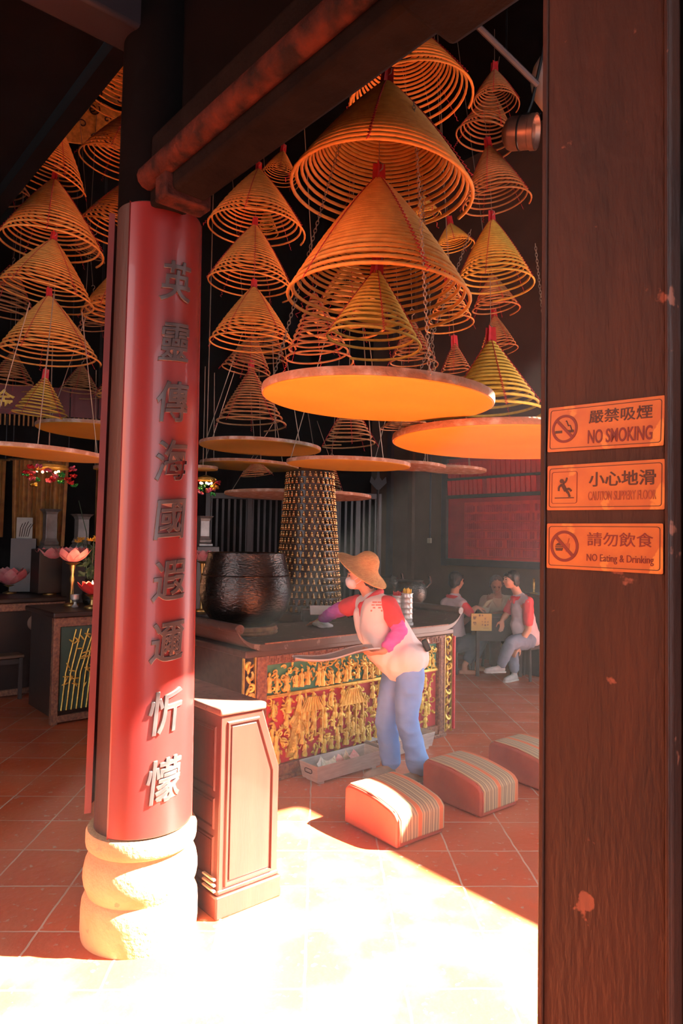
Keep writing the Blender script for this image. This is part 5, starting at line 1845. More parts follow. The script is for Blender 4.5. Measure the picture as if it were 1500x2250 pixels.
hand(b, wrF, Vector((-0.9, -0.2, -0.1)), Vector((0, 0, -1)), 1.0, 0.4, thumb=1)
skin_part('body', b, base, 0.009, mat('tanned_skin', (0.34, 0.17, 0.11), 0.55, c2=(0.29, 0.14, 0.09), scale=9), p2, 4)
face_bits(p2, P, rot, 1.02, hc)
short_hair(P, rot, 0.98, base, p2, M['grey_hair'], False)
v = MB()
trunk(v, lerp(neck, chest, 0.5), chest, waist, pel, (0.10, 0.150, 0.155, 0.16))
v.limb([(shN, 0.076), (lerp(neck, chest, 0.55), 0.085), (shF, 0.076)], 16)
for s_, e_, w_ in ((shN, elN, wrN), (shF, elF, wrF)):
    v.limb([(s_, 0.076), (lerp(s_, e_, 0.5), 0.072), (e_, 0.066), (lerp(e_, w_, 0.55), 0.060)], 14)
skin_part('shirt', v, base, 0.011, M['beige'], p2, 5)
fx = Vector((-0.1, -1, 0)).normalized()
rc = MB()
for s in (-1, 1):
    n0 = lerp(neck, chest, 0.1)
    rc.limb([(n0 + Vector((0.075 * s, 0.02, 0.0)), 0.022), (n0 + Vector((0.065 * s, -0.075, -0.05)), 0.022), (chest + Vector((0.02 * s, -0.135, 0.0)), 0.016)], 10)
skin_part('lapels', rc, base, 0.008, M['beige'], p2, 3)
j = MB()
for sx in (-1, 1):
    h_, k_, a_ = pel + Vector((0.09 * sx, -0.05, 0)), pel + Vector((0.12 * sx, -0.42, 0.03)), Vector((pel.x + 0.13 * sx, pel.y - 0.40, 0.08))
    j.limb([(pel, 0.13), (h_, 0.11), (k_, 0.078), (lerp(k_, a_, 0.9), 0.07)], 16)
skin_part('trousers', j, base, 0.011, M['seat_wood'], p2, 4)
small_stool('dark wooden stool under the greying man', pel, 0.42, 0.30)
bundle = thing('cloth_bundle', 'small folded cream cloth in the raised hand of the greying man', 'cloth', at(1070, 1326, D - 0.44))
cb = MB()
for k in range(5):
    cb.ball((0.012 * k - 0.02, 0, 0.016 * k - 0.03), (0.055, 0.03, 0.012), Euler((0, R(-38 + 4 * k), 0)).to_matrix())
link('cloth', baked(cb, 0.006, 3), mat('cream_cloth', (0.62, 0.48, 0.28), 0.85), bundle)

# --- the little table with the yellow box
tb_c = at(1075, 1400, 8.88)
tbl = thing('small_table', 'small dark square table between the three seated people', 'table', Vector((tb_c.x + 0.03, tb_c.y, 0)), 0)
ht = at(1075, 1352, 8.75).z
mb = MB()
mb.box((0.06, 0, ht - 0.02), (0.62, 0.36, 0.04))
mb.build('tabletop', M['seat_wood'], tbl, bevel=0.006)
for sx in (-1, 1):
    for sy in (-1, 1):
        mb = MB()
        mb.box((0.06 + sx * 0.27, sy * 0.145, (ht - 0.04) / 2), (0.04, 0.04, ht - 0.04))
        mb.build('leg', M['seat_wood'], tbl)
mb = MB()
mb.box((0.06, -0.16, ht - 0.18), (0.50, 0.02, 0.28))
mb.build('apron', M['seat_wood'], tbl)
bc = at(1057, 1367, 8.60)
ybox = thing('notice_board', 'yellow board with dark Chinese writing hung on the front of the small table', 'board', bc, R(4))
mb = MB()
mb.box((0, 0, 0), (0.26, 0.03, 0.215))
mb.build('board', mat('yellow_card', (0.62, 0.42, 0.12), 0.7, c2=(0.55, 0.36, 0.10), scale=8), ybox, bevel=0.003)
def flat_text(parent, txt, x, z, size, material, y=-0.0155):
    me = text_mesh(txt, size, 0.0003, 0.0004)
    for v in me.vertices:
        a, b_, c_ = v.co
        v.co = (a + x, y - c_ - 0.0005, b_ + z)
    link('writing', me, material, parent, smooth=False)
for t, x, z, s in (('解', -0.088, 0.055, 0.045), ('籤', -0.088, -0.015, 0.045), ('書', -0.025, 0.085, 0.028), ('金', 0.010, 0.085, 0.028), ('五', 0.045, 0.045, 0.026), ('元', 0.045, 0.005, 0.026),
                   ('每', 0.010, 0.005, 0.022), ('次', 0.010, -0.030, 0.022), ('正', 0.080, 0.005, 0.022), ('財', 0.080, -0.030, 0.022), ('福', 0.045, -0.035, 0.024), ('一一一一', 0.055, -0.072, 0.018)):
    flat_text(ybox, t, x, z, s, M['ink_dark'])
# a brass candle stand by the post
cs = at(1172, 1342, 9.0)
cst = thing('candle_stand', 'thin brass candle stand on a dark cabinet beside the post', 'candle stand', Vector((cs.x, cs.y, at(1172, 1304, 9.0).z)))
MB().lathe([(0.0001, 0), (0.055, 0.0), (0.055, 0.008), (0.014, 0.02), (0.012, 0.05), (0.018, 0.055), (0.018, 0.15), (0.012, 0.155), (0.010, 0.17), (0.017, 0.185), (0.010, 0.20), (0.0001, 0.205)], 18).build('stand', M['brass'], cst)
cbz = at(1172, 1304, 9.0).z
cbt = thing('side_cabinet', 'dark side cabinet by the back wall under the brass candle stand', 'cabinet', Vector((cs.x + 0.14, cs.y - 0.10, 0)), YAW + math.pi / 2)
mb = MB()
mb.box((0, 0, cbz / 2 - 0.015), (0.5, 0.42, cbz - 0.03))
mb.build('body', M['seat_wood'], cbt, bevel=0.006)
mb = MB()
mb.box((0, 0, cbz - 0.015), (0.56, 0.46, 0.03))
mb.build('top', M['altar_wood'], cbt, bevel=0.006)
# ------------------------------------------------------------------ back wall: red tablets, big framed red board, conduit and switch
M['tablet'] = mat('red_prayer_tablet', (0.56, 0.030, 0.030), 0.55, c2=(0.42, 0.022, 0.025), scale=9, stretch=(1, 1, 0.3))
M['board_red'] = mat('dusky_red_board', (0.36, 0.016, 0.028), 0.6, c2=(0.28, 0.012, 0.024), scale=4)
M['frame_dark'] = mat('dark_frame_wood', (0.045, 0.028, 0.030), 0.6)
WB = 8.15                                                 # the face of the back wall
def wall_pt(px, py, off=0.0):
    d = at(px, py, 1.0) - Vector((0, 0, CAM_Z))
    t = (WB - off) / d.dot(U)
    return Vector((0, 0, CAM_Z)) + d * t
def wv(px, py, off=0.0):
    p = wall_pt(px, py, off)
    return p.dot(V), p.z
v_l, z_b = wv(972, 1242, 0.06)
v_r, _ = wv(1260, 1250, 0.06)
z_t = wv(972, 1000, 0.06)[1]
nb = thing('prayer_board', 'wide dark-framed red board with rows of small red tablets on the back wall', 'board', uv(WB - 0.07, (v_l + v_r) / 2, 0), YAW - math.pi / 2)
# local x runs along -v (to the right), local y points away from the camera
wd = v_l - v_r
zc = (z_b + z_t) / 2
mb = MB()
mb.box((0, 0.03, zc), (wd - 0.1, 0.03, z_t - z_b - 0.06))
mb.build('backing', M['board_red'], nb)
mb = MB()
for z in (z_b + 0.06, z_t - 0.03):
    mb.box((0, 0.0, z), (wd, 0.08, 0.10))
for x in (-wd / 2 + 0.05, wd / 2 - 0.05):
    mb.box((x, 0.0, zc), (0.10, 0.078, z_t - z_b))
mb.build('frame', M['frame_dark'], nb, bevel=0.008)
zr = wv(985, 1090, 0.06)[1]
mb = MB()
mb.box((0, 0.0, zr - 0.02), (wd - 0.1, 0.07, 0.05))
mb.box((0, 0.0, zr + 0.245), (wd - 0.1, 0.07, 0.035))
mb.build('shelf_rail', M['frame_dark'], nb, bevel=0.004)
tm = MB()
tm.box((0, 0, 0), (0.066, 0.022, 0.225))
tm.box((0, -0.012, 0.0), (0.046, 0.006, 0.19))
TM = bpy.data.meshes.new('red_tablet')
TM.from_pydata(tm.v, [], tm.f)
TM.materials.append(M['tablet'])
n = int((wd - 0.2) / 0.082)
gg = random.Random(5)
for row in range(2):
    for k in range(n):
        if row == 0 and (k + 3) % 11 == 0:
            continue
        o = bpy.data.objects.new('red_tablet', TM)
        COL.objects.link(o)
        o.parent = nb
        o.location = (-wd / 2 + 0.14 + k * 0.082, -0.010 + gg.uniform(-0.004, 0.004), zr + 0.118 + row * 0.268)
        o.rotation_euler = (R(4), 0, gg.uniform(-0.05, 0.05))
# the lower field: an inner panel ruled into many little slips
ix0 = -wd / 2 + 0.42
mb = MB()
mb.box(((ix0 + wd / 2 - 0.1) / 2, 0.012, (z_b + zr) / 2), (wd / 2 - 0.1 - ix0, 0.02, zr - z_b - 0.22))
mb.build('inner_panel', M['tablet'], nb)
mb = MB()
x = ix0 + 0.03
gg = random.Random(9)
while x < wd / 2 - 0.12:
    z = z_b + 0.16
    while z < zr - 0.14:
        if gg.random() < 0.92:
            mb.box((x, -0.001, z + 0.055), (0.030, 0.008, 0.10 + gg.uniform(-0.015, 0.01)))
        z += 0.128
    x += 0.0375
o = mb.build('paper_slips', mat('dull_red_slips', (0.46, 0.03, 0.045), 0.7, c2=(0.28, 0.016, 0.03), scale=5), nb, smooth=False)
tag(o, kind='stuff')
mb = MB()
for q in range(5):
    zz = z_b + 0.15 + q * 0.128 * 1.0
    mb.box(((ix0 + wd / 2 - 0.1) / 2, -0.004, zz), (wd / 2 - 0.1 - ix0, 0.012, 0.010))
mb.build('ruling_strip', M['board_red'], nb)

cv, cz = wv(945, 1188)
cz1 = wv(943, 1020)[1]
cd = thing('wall_switch', 'pale wall switch at the lower end of a vertical conduit on the back wall', 'switch', uv(WB - 0.02, cv, cz), YAW - math.pi / 2)
mb = MB()
mb.box((0, 0, 0), (0.07, 0.035, 0.08))
mb.build('switch_plate', mat('yellowed_plastic', (0.42, 0.30, 0.20), 0.6), cd, bevel=0.006)
mb = MB()
mb.tube([(0, 0.012, 0.03), (0, 0.012, 3.2)], 0.013, 8)
mb.build('conduit', M['frame_dark'], cd)
for px, lab in ((858, 'brown pilaster strip on the back wall beside the dark screens'), (905, 'brown pilaster strip on the back wall above the stick holders')):
    v_, _ = wv(px, 1200)
    o = thing('pilaster', lab, 'pilaster', uv(WB - 0.03, v_, 0), YAW - math.pi / 2)
    tag(o, kind='structure')
    mb = MB()
    mb.box((0, 0, 3.2), (0.10, 0.07, 6.4))
    mb.build('strip', M['frame_dark'] if px < 870 else M['wall'], o)

# ------------------------------------------------------------------ dark lattice screens between the tower and the wall
M['screen'] = mat('black_lacquer_screen', (0.020, 0.014, 0.013), 0.4, c2=(0.012, 0.009, 0.009), scale=6)
for i, (pxa, pxb, y, lab) in enumerate(((740, 832, 9.2, 'black slatted screen standing right of the studded tower'), (458, 640, 9.0, 'black slatted screen behind the bowl gong'))):
    a, b = at(pxa, 1095, y), at(pxb, 1095, y + 0.1)
    a.z = b.z = 0
    h = at(pxa, 1082, y).z
    o = thing('screen', lab, 'screen', (a + b) / 2, math.atan2((b - a).y, (b - a).x))
    l = (b - a).length
    mb = MB()
    for x in (-l / 2, 0, l / 2):
        mb.box((x, 0, h / 2), (0.07, 0.07, h))
    for z in (0.05, h * 0.5, h - 0.04):
        mb.box((0, 0, z), (l, 0.05, 0.08))
    mb.build('frame', M['screen'], o, bevel=0.006)
    mb = MB()
    n = int(l / 0.075)
    for k in range(n):
        mb.box((-l / 2 + (k + 0.5) * l / n, 0, h / 2), (0.028, 0.03, h - 0.1))
    mb.build('slats', M['screen'], o)
    mb = MB()
    mb.box((0, 0.05, h / 2), (l, 0.02, h - 0.05))
    mb.build('back_panel', M['dark'], o)
tri = at(830, 1096, 8.9)
hal = thing('halberd', 'black ceremonial halberd upright in front of the screen, right of the tower', 'halberd', Vector((tri.x, tri.y, 0)))
zt = at(830, 1056, 8.9).z
MB().tube([(0, 0, 0), (0, 0, zt)], 0.016, 8).build('shaft', M['black_metal'], hal)
mb = MB()
m_ = Matrix.Rotation(R(90), 4, 'X')
mb.prism([(-0.02, zt - 0.12), (-0.11, zt - 0.02), (-0.09, zt + 0.06), (-0.05, zt + 0.0), (-0.02, zt + 0.04), (0, zt + 0.24), (0.02, zt + 0.04), (0.05, zt + 0.0), (0.10, zt + 0.05), (0.11, zt - 0.03), (0.02, zt - 0.12)], 0.02, m_)
mb.build('blade', M['black_metal'], hal, smooth=False)
# black round censers behind the altar's right end
for px, py, y, r, lab in ((902, 1300, 7.3, 0.17, 'round black censer behind the yellow stick holder'), (852, 1285, 7.6, 0.13, 'small black censer behind the shoulder of the worker')):
    p = at(px, py, y)
    o = thing('censer', lab, 'censer', Vector((p.x, p.y, 0)))
    MB().lathe([(0.0001, 0), (0.24, 0), (0.24, 0.05), (0.08, 0.10), (0.06, p.z - r - 0.06), (0.14, p.z - r), (0.14, p.z - r + 0.02), (0.0001, p.z - r + 0.03)], 24).build('pedestal', M['screen'], o)
    MB().lathe([(0.0001, p.z - r + 0.02), (r * 0.6, p.z - r + 0.03), (r * 0.95, p.z - r * 0.4), (r, p.z), (r * 0.9, p.z + r * 0.5), (r * 0.75, p.z + r * 0.66), (r * 0.82, p.z + r * 0.75), (r * 0.7, p.z + r * 0.75), (0.0001, p.z + r * 0.5)], 28).build('pot', M['bronze'], o)
    mb = MB()
    for s in (-1, 1):
        mb.tube([(s * r * 0.95, 0, p.z + 0.3 * r), (s * r * 1.25, 0, p.z + 0.6 * r), (s * r * 1.15, 0, p.z + 1.0 * r)], 0.016, 8)
    mb.build('handles', M['bronze'], o)

# ------------------------------------------------------------------ right top: spotlight, round lamp and hanging rail
sp = at(1150, 292, 5.0)
spot = thing('spotlight', 'copper-tinted metal drum spotlight hanging high beside the post', 'spotlight', sp)
spot.rotation_euler = (R(100), R(0), R(62))
MB().lathe([(0.0001, -0.15), (0.06, -0.15), (0.105, -0.12), (0.118, -0.09), (0.118, 0.05), (0.126, 0.055), (0.126, 0.095), (0.112, 0.095), (0.10, 0.06), (0.0001, 0.05)], 36).build('housing', mat('copper_tinted_metal', (0.52, 0.30, 0.22), 0.38, 0.8, c2=(0.30, 0.20, 0.17), scale=8), spot, angle=40)
MB().lathe([(0.1185, -0.03), (0.1215, -0.027), (0.1215, -0.018), (0.1185, -0.015)], 36).build('band', M['black_metal'], spot)
mb = MB()
mb.box((0.0, 0.125, 0.0), (0.06, 0.02, 0.05))
mb.tube([(0, 0.125, 0), (0, 0.22, 0.02), (0, 0.9, 0.05)], 0.012, 6)
mb.build('mount', M['black_metal'], spot)
lp = at(1246, 172, 5.6)
gl = thing('globe_lamp', 'round white lamp high up, mostly hidden behind the post', 'lamp', lp)
MB().lathe([(0.0001, -0.29), (0.12, -0.27), (0.22, -0.20), (0.285, -0.09), (0.30, 0.0), (0.285, 0.09), (0.22, 0.20), (0.12, 0.26), (0.06, 0.25), (0.06, 0.30), (0.0001, 0.30)], 40).build('globe', M['white'], gl)
MB().tube([(0, 0, 0.29), (0, 0, 1.5)], 0.012, 8).build('hanging_rod', M['black_metal'], gl)
ra, rb = at(1040, 48, 4.6), at(1180, 186, 4.9)
hr = thing('hanging_rail', 'thin grey rail slanting down behind the beam end at upper right', 'rail', (ra + rb) / 2)
mb = MB()
mb.tube([ra - (ra + rb) / 2, rb - (ra + rb) / 2], 0.022, 8)
mb.build('rail', mat('grey_painted_steel', (0.16, 0.15, 0.16), 0.5, 0.3), hr)
MB().tube([Vector((0, 0, 0)), Vector((0, 0, 7.58 - (ra.z + rb.z) / 2))], 0.008, 6).build('hanger', M['black_metal'], hr)
# ------------------------------------------------------------------ the dim shrine at the left
M['lotus'] = mat('pink_lotus_petal', (0.66, 0.13, 0.17), 0.45, c2=(0.70, 0.36, 0.36), scale=7)
M['shrine_wood'] = mat('shrine_table_wood', (0.030, 0.014, 0.010), 0.4, c2=(0.02, 0.009, 0.007), scale=6, bump=0.1)
M['bamboo_ground'] = mat('dark_green_ground', (0.03, 0.075, 0.055), 0.6)
M['green_leaf'] = mat('dark_green_leaf', (0.02, 0.055, 0.025), 0.6)
M['petal_yellow'] = mat('yellow_petal', (0.72, 0.42, 0.03), 0.6)
M['curtain'] = mat('ochre_brocade', (0.34, 0.18, 0.045), 0.7, c2=(0.22, 0.10, 0.03), scale=12)
def shrine_table(label, corner_px, w, d, h):
    """corner_px: its right front foot on the floor; local x runs to the left along the front"""
    p = on_floor(*corner_px)
    o = thing('offering_table', label, 'table', p, YAW)
    mb = MB()
    mb.box((-w / 2 + 0.03, d / 2, h - 0.02), (w + 0.10, d + 0.08, 0.05))
    mb.build('tabletop', M['shrine_wood'], o, bevel=0.012)
    mb = MB()
    mb.box((-w / 2, d / 2 + 0.02, h * 0.5), (w - 0.06, d - 0.06, h - 0.10))
    mb.build('body', M['shrine_wood'], o)
    for x in (-w + 0.03, -0.03):
        mb = MB()
        mb.box((x, 0.03, h / 2 - 0.02), (0.06, 0.06, h - 0.045))
        mb.build('leg', M['altar_frame'], o, bevel=0.006)
    for z, t in ((h - 0.09, 0.08), (0.05, 0.06)):
        mb = MB()
        mb.box((-w / 2, 0.02, z), (w - 0.10, 0.04, t))
        mb.build('rail', M['altar_frame'], o, bevel=0.004)
    return o
t1 = shrine_table('dark table with a bamboo-carved panel, left of the pillar', (260, 1572), 0.62, 0.75, 1.00)
mb = MB()
mb.box((-0.33, 0.030, 0.50), (0.44, 0.02, 0.76))
mb.build('panel', M['bamboo_ground'], t1)
mb = MB()
gg = random.Random(4)
for k in range(9):
    x0 = -0.53 + 0.045 * k
    pts = [(x0, 0.012, 0.12), (x0 + 0.03, 0.012, 0.45), (x0 + 0.10 + gg.uniform(0, 0.05), 0.012, 0.84)]
    mb.tube(pts, 0.007, 6)
    for q in range(5):
        t = gg.uniform(0.25, 1)
        mb.ball((x0 + 0.09 * t, 0.010, 0.12 + 0.72 * t), (0.035, 0.006, 0.008), Euler((0, gg.uniform(-1.2, 1.2), 0)).to_matrix(), 8, 6)
mb.build('bamboo_carving', M['gold'], t1)
t2 = shrine_table('long dark offering table at the left picture edge', (150, 1516), 1.9, 0.70, 1.02)
# low stools
for (px, py, lab) in ((46, 1536, 'brown wooden stool at the left edge before the offering table'),):
    p = on_floor(px, py)
    o = thing('wooden_stool', lab, 'stool', p, YAW)
    mb = MB()
    mb.box((-0.17, 0.15, 0.44), (0.38, 0.32, 0.035))
    mb.build('seat', mat('brown_stool_wood', (0.16, 0.085, 0.05), 0.5), o, bevel=0.012)
    for x in (-0.33, -0.01):
        for y in (0.015, 0.285):
            mb = MB()
            mb.box((x, y, 0.212), (0.035, 0.035, 0.425))
            mb.build('leg', M['seat_wood'], o, bevel=0.004)
    mb = MB()
    mb.box((-0.17, 0.015, 0.39), (0.30, 0.022, 0.05))
    mb.build('apron', M['seat_wood'], o)
# cushions seen as pale patches under the table edge
for px, py, w, lab in ((22, 1356, 42, 'pale brown cloth pad hung on the front of the offering table at the left edge'), (76, 1368, 26, 'small pale brown cloth pad hung beside the larger one on the offering table')):
    c = at(px, py, 7.36)
    o = thing('cloth_pad', lab, 'pad', c, YAW)
    mb = MB()
    mb.ball((0, 0, 0), (w * 7.36 / 1500 * 0.62, 0.03, 0.085), None, 18, 12)
    mb.build('pad', mat('pale_brown_pad', (0.20, 0.12, 0.09), 0.8), o)

def lotus(label, px, py, y, r, z_table, lit=False, group='lotus lamps in the shrine', material=None):
    c = at(px, py, y)
    o = thing('lotus_lamp', label, 'lotus lamp', Vector((c.x, c.y, z_table)), rng.uniform(0, 1), group)
    h = c.z - z_table
    MB().lathe([(0.0001, 0), (0.075, 0), (0.07, 0.015), (0.022, 0.03), (0.016, h * 0.45), (0.028, h * 0.55), (0.016, h * 0.65), (0.03, h - 0.07), (0.07, h - 0.045), (0.0001, h - 0.04)], 20).build('stand', M['brass'], o)
    for ring_, (n, tilt, l) in enumerate(((9, 72, 1.0), (8, 48, 0.85), (6, 24, 0.7))):
        for k in range(n):
            a = 2 * math.pi * (k + 0.5 * ring_) / n
            vs, fs = [], []
            for s in (0, 1):
                for i in range(7):
                    t = i / 6
                    w = r * 0.30 * math.sin(math.pi * min(1.0, 0.12 + t * 0.88)) ** 0.8
                    tl = R(tilt) * (1 - 0.35 * t)
                    rad = r * 0.12 + l * r * t * math.sin(tl)
                    z = h - 0.045 + l * r * t * math.cos(tl) + s * 0.003
                    for q in (-1, 0, 1):
                        ww = q * w
                        vs.append(((rad - 0.12 * r * abs(q) * 0) * math.cos(a) - ww * math.sin(a), rad * math.sin(a) + ww * math.cos(a), z + 0.18 * w * abs(q)))
            for s in (0, 1):
                for i in range(6):
                    for q in (0, 1):
                        b0 = s * 21 + i * 3 + q
                        f = (b0, b0 + 1, b0 + 4, b0 + 3)
                        fs.append(f if s else tuple(reversed(f)))
            mb = MB()
            mb.add(vs, fs)
            mb.build('petal', material or M['lotus'], o)
    if lit:
        fl = MB()
        fl.lathe([(0.0001, h - 0.02), (0.028, h - 0.02), (0.028, h + 0.03), (0.0001, h + 0.03)], 16)
        fo = fl.build('candle', mat('red_wax', (0.6, 0.06, 0.05), 0.5), o)
        fm = mat('candle_flame', (1, 0.6, 0.2), 0.5, emit=(1.0, 0.55, 0.18), estr=25)
        MB().lathe([(0.0001, h + 0.032), (0.009, h + 0.045), (0.007, h + 0.065), (0.0001, h + 0.09)], 12).build('flame', fm, fo)
        ld = bpy.data.lights.new('flame_light', 'POINT')
        ld.energy = 1.6
        ld.color = (1.0, 0.45, 0.22)
        ld.shadow_soft_size = 0.02
        lo_ = bpy.data.objects.new('flame_light', ld)
        COL.objects.link(lo_)
        lo_.parent = o
        lo_.location = (0, 0, h + 0.13)
    return o
lotus('double pink lotus lamp on a brass stand, nearer the pillar', 160, 1226, 6.75, 0.21, 1.005)
lotus('pale pink lotus lamp beside the double one, on the dark table', 112, 1224, 7.7, 0.21, 1.025)
lotus('dim pink lotus lamp at the left picture edge', 22, 1276, 7.75, 0.27, 1.025)
lotus('red lotus lamp with a burning candle, just left of the pillar', 203, 1296, 6.55, 0.17, 1.005, True, material=mat('red_lotus_petal', (0.72, 0.06, 0.06), 0.4))
lotus('pink lotus just right of the pillar, above the black bowl', 446, 1224, 7.4, 0.16, 0.90)
pdst = at(446, 1300, 7.4)
o = thing('side_table', 'dark narrow table behind the pillar under the pink lotus', 'table', Vector((pdst.x, pdst.y, 0)), YAW)
mb = MB()
mb.box((0, 0, 0.875), (0.5, 0.5, 0.05))
mb.build('tabletop', M['shrine_wood'], o, bevel=0.01)
mb = MB()
mb.box((0, 0, 0.425), (0.42, 0.42, 0.85))
mb.build('body', M['shrine_wood'], o)
# red candles
for px, y, lab in ((112, 7.7, 'dark red candle standing between the lotus lamps'),):
    c = at(px + 6, 1320, y)
    o = thing('candle', lab, 'candle', Vector((c.x, c.y, 1.046)))
    MB().lathe([(0.0001, 0), (0.05, 0), (0.05, 0.30), (0.042, 0.31), (0.0001, 0.305)], 20).build('wax', mat('dark_red_wax', (0.30, 0.05, 0.03), 0.4), o)
    MB().tube([(0, 0, 0.30), (0.002, 0, 0.33)], 0.003, 5).build('wick', M['black_metal'], o)
c = at(165, 1318, 6.6)
o = thing('metal_cup', 'small shiny metal cup on the table beside the burning lotus lamp', 'cup', Vector((c.x, c.y, 1.005)))
MB().lathe([(0.0001, 0), (0.03, 0), (0.032, 0.008), (0.014, 0.03), (0.014, 0.05), (0.042, 0.075), (0.046, 0.12), (0.042, 0.12), (0.038, 0.08), (0.0001, 0.07)], 22).build('cup', M['steel'], o)
# flared metal vase
for px, py, y, h, lab in ((108, 1206, 7.75, 0.45, 'square flared grey metal vase in the shrine behind the lotus lamps'), (178, 1205, 7.6, 0.38, 'darker flared vase in the shrine nearer the pillar'), (444, 1200, 8.2, 0.36, 'grey flared vase half hidden by the right side of the pillar')):
    c = at(px, py, y)
    o = thing('vase', lab, 'vase', c, YAW)
    prof = [(0.0001, 0), (0.13, 0), (0.13, 0.03), (0.105, 0.05), (0.115, 0.07), (0.10, 0.09), (0.085, 0.12), (0.085, h - 0.06), (0.10, h - 0.03), (0.14, h), (0.12, h), (0.075, h - 0.05), (0.0001, h - 0.06)]
    MB().lathe(prof, 4, Matrix.Rotation(R(45), 4, 'Z')).build('vase_body', mat('pewter', (0.24, 0.23, 0.22), 0.42, 0.7, c2=(0.15, 0.14, 0.135), scale=8), o, smooth=False, bevel=0.004)
    mb = MB()
    zb = 1.046 if px == 108 else 0.0
    mb.box((0, 0, (zb - c.z) / 2 - 0.001), (0.30, 0.30, c.z - zb - 0.002))
    o2 = thing('vase_pedestal', 'dark square pedestal under the ' + lab.split(' in the')[0].split(' half')[0], 'pedestal', c, YAW)
    mb.build('block', M['shrine_wood'], o2, bevel=0.006)
# a branch with red bud and yellow chrysanthemums
c = at(200, 1250, 6.9)
fv = thing('flower_vase', 'dark vase of yellow chrysanthemums with dark leaves, left of the pillar', 'flowers', Vector((c.x, c.y, 1.0)))
MB().lathe([(0.0001, 0), (0.06, 0), (0.085, 0.08), (0.07, 0.18), (0.045, 0.23), (0.06, 0.26), (0.05, 0.26), (0.0001, 0.2)], 24).build('vase_body', M['bronze'], fv)
gg = random.Random(12)
zf = at(200, 1186, 6.9).z - 1.0
mb = MB()
for k in range(70):
    a, q = gg.uniform(0, 6.3), gg.uniform(0.02, 0.12)
    mb.ball((q * math.cos(a), q * math.sin(a), gg.uniform(0.26, zf - 0.03)), (0.045, 0.006, 0.018), Euler((gg.uniform(-1, 1), gg.uniform(-1, 1), a)).to_matrix(), 6, 5)
for k in range(6):
    a = k * 1.05
    mb.tube([(0, 0, 0.2), (0.05 * math.cos(a), 0.05 * math.sin(a), 0.3), (0.09 * math.cos(a), 0.09 * math.sin(a), zf)], 0.004, 5)
mb.build('foliage', M['green_leaf'], fv)
for k in range(7):
    a = k * 0.9 + 0.3
    q = 0.04 + 0.015 * (k % 5)
    mb = MB()
    cc = Vector((q * 1.4 * math.cos(a), q * 1.4 * math.sin(a), zf + gg.uniform(-0.03, 0.02)))
    for p in range(16):
        b = 2 * math.pi * p / 16
        tl = 0.25 + 0.5 * (p % 2)
        mb.ball(cc + Vector((0.022 * math.cos(b), 0.022 * math.sin(b), 0.010 * (p % 2))), (0.022, 0.007, 0.004), Euler((0, -tl, b)).to_matrix(), 6, 5)
    mb.ball(cc, (0.012, 0.012, 0.008), None, 8, 6)
    mb.build('blossom', M['petal_yellow'], fv)
mb = MB()
s0 = at(205, 1200, 6.95) - fv.location
mb.tube([Vector((0, 0, 0.2)), at(190, 1170, 6.95) - fv.location, at(180, 1130, 7.0) - fv.location, at(173, 1100, 7.0) - fv.location], [0.006, 0.005, 0.004, 0.003], 6)
mb.build('branch', M['green_leaf'], fv)
# coloured garlands with lamps
def garland(label, px, py, y, w, n, seed):
    c = at(px, py, y)
    o = thing('garland_lamp', label, 'garland', c)
    gg = random.Random(seed)
    cols = [mat('red_foil', (0.60, 0.03, 0.04), 0.25, 0.5), mat('green_foil', (0.05, 0.42, 0.10), 0.25, 0.5), mat('gold_foil', (0.85, 0.50, 0.10), 0.22, 0.8), mat('pink_foil', (0.66, 0.12, 0.22), 0.3, 0.4)]
    MB().lathe([(0.0001, 0.10), (w * 0.7, 0.06), (w * 0.75, 0.03), (w * 0.7, 0.03), (0.0001, 0.07)], 24).build('canopy', M['gold'], o)
    MB().tube([(0, 0, 0.08), (0, 0, 7.55 - c.z)], 0.006, 6).build('cord', M['chain'], o)
    for k in range(n):
        a = 2 * math.pi * k / n + gg.uniform(-0.1, 0.1)
        q = w * gg.uniform(0.55, 1.0)
        mb = MB()
        pc = Vector((q * math.cos(a), q * math.sin(a), gg.uniform(-0.14, 0.05)))
        for p in range(6):
            b = p * math.pi / 3
            mb.ball(pc + Vector((0.022 * math.cos(b), 0.02 * math.sin(b), gg.uniform(-0.015, 0.015))), (0.020, 0.020, 0.010), Euler((gg.uniform(-1, 1), gg.uniform(-1, 1), 0)).to_matrix(), 7, 5)
        mb.build('foil_flower', cols[gg.choice((0, 0, 1, 2, 3))], o)
    for k in range(5):
        a = 2 * math.pi * k / 5
        mb = MB()
        mb.ball((w * 0.4 * math.cos(a), w * 0.4 * math.sin(a), 0.0), 0.014, None, 8, 6)
        mb.build('bulb', mat('warm_bulb', (1, 0.6, 0.3), 0.4, emit=(1.0, 0.5, 0.2), estr=6), o)
    return o
garland('garland of red, green and gold foil flowers under the left trays', 106, 1036, 6.9, 0.26, 26, 3)
garland('foil flower garland just right of the pillar, red with a green leaf', 452, 1062, 7.9, 0.16, 16, 5)
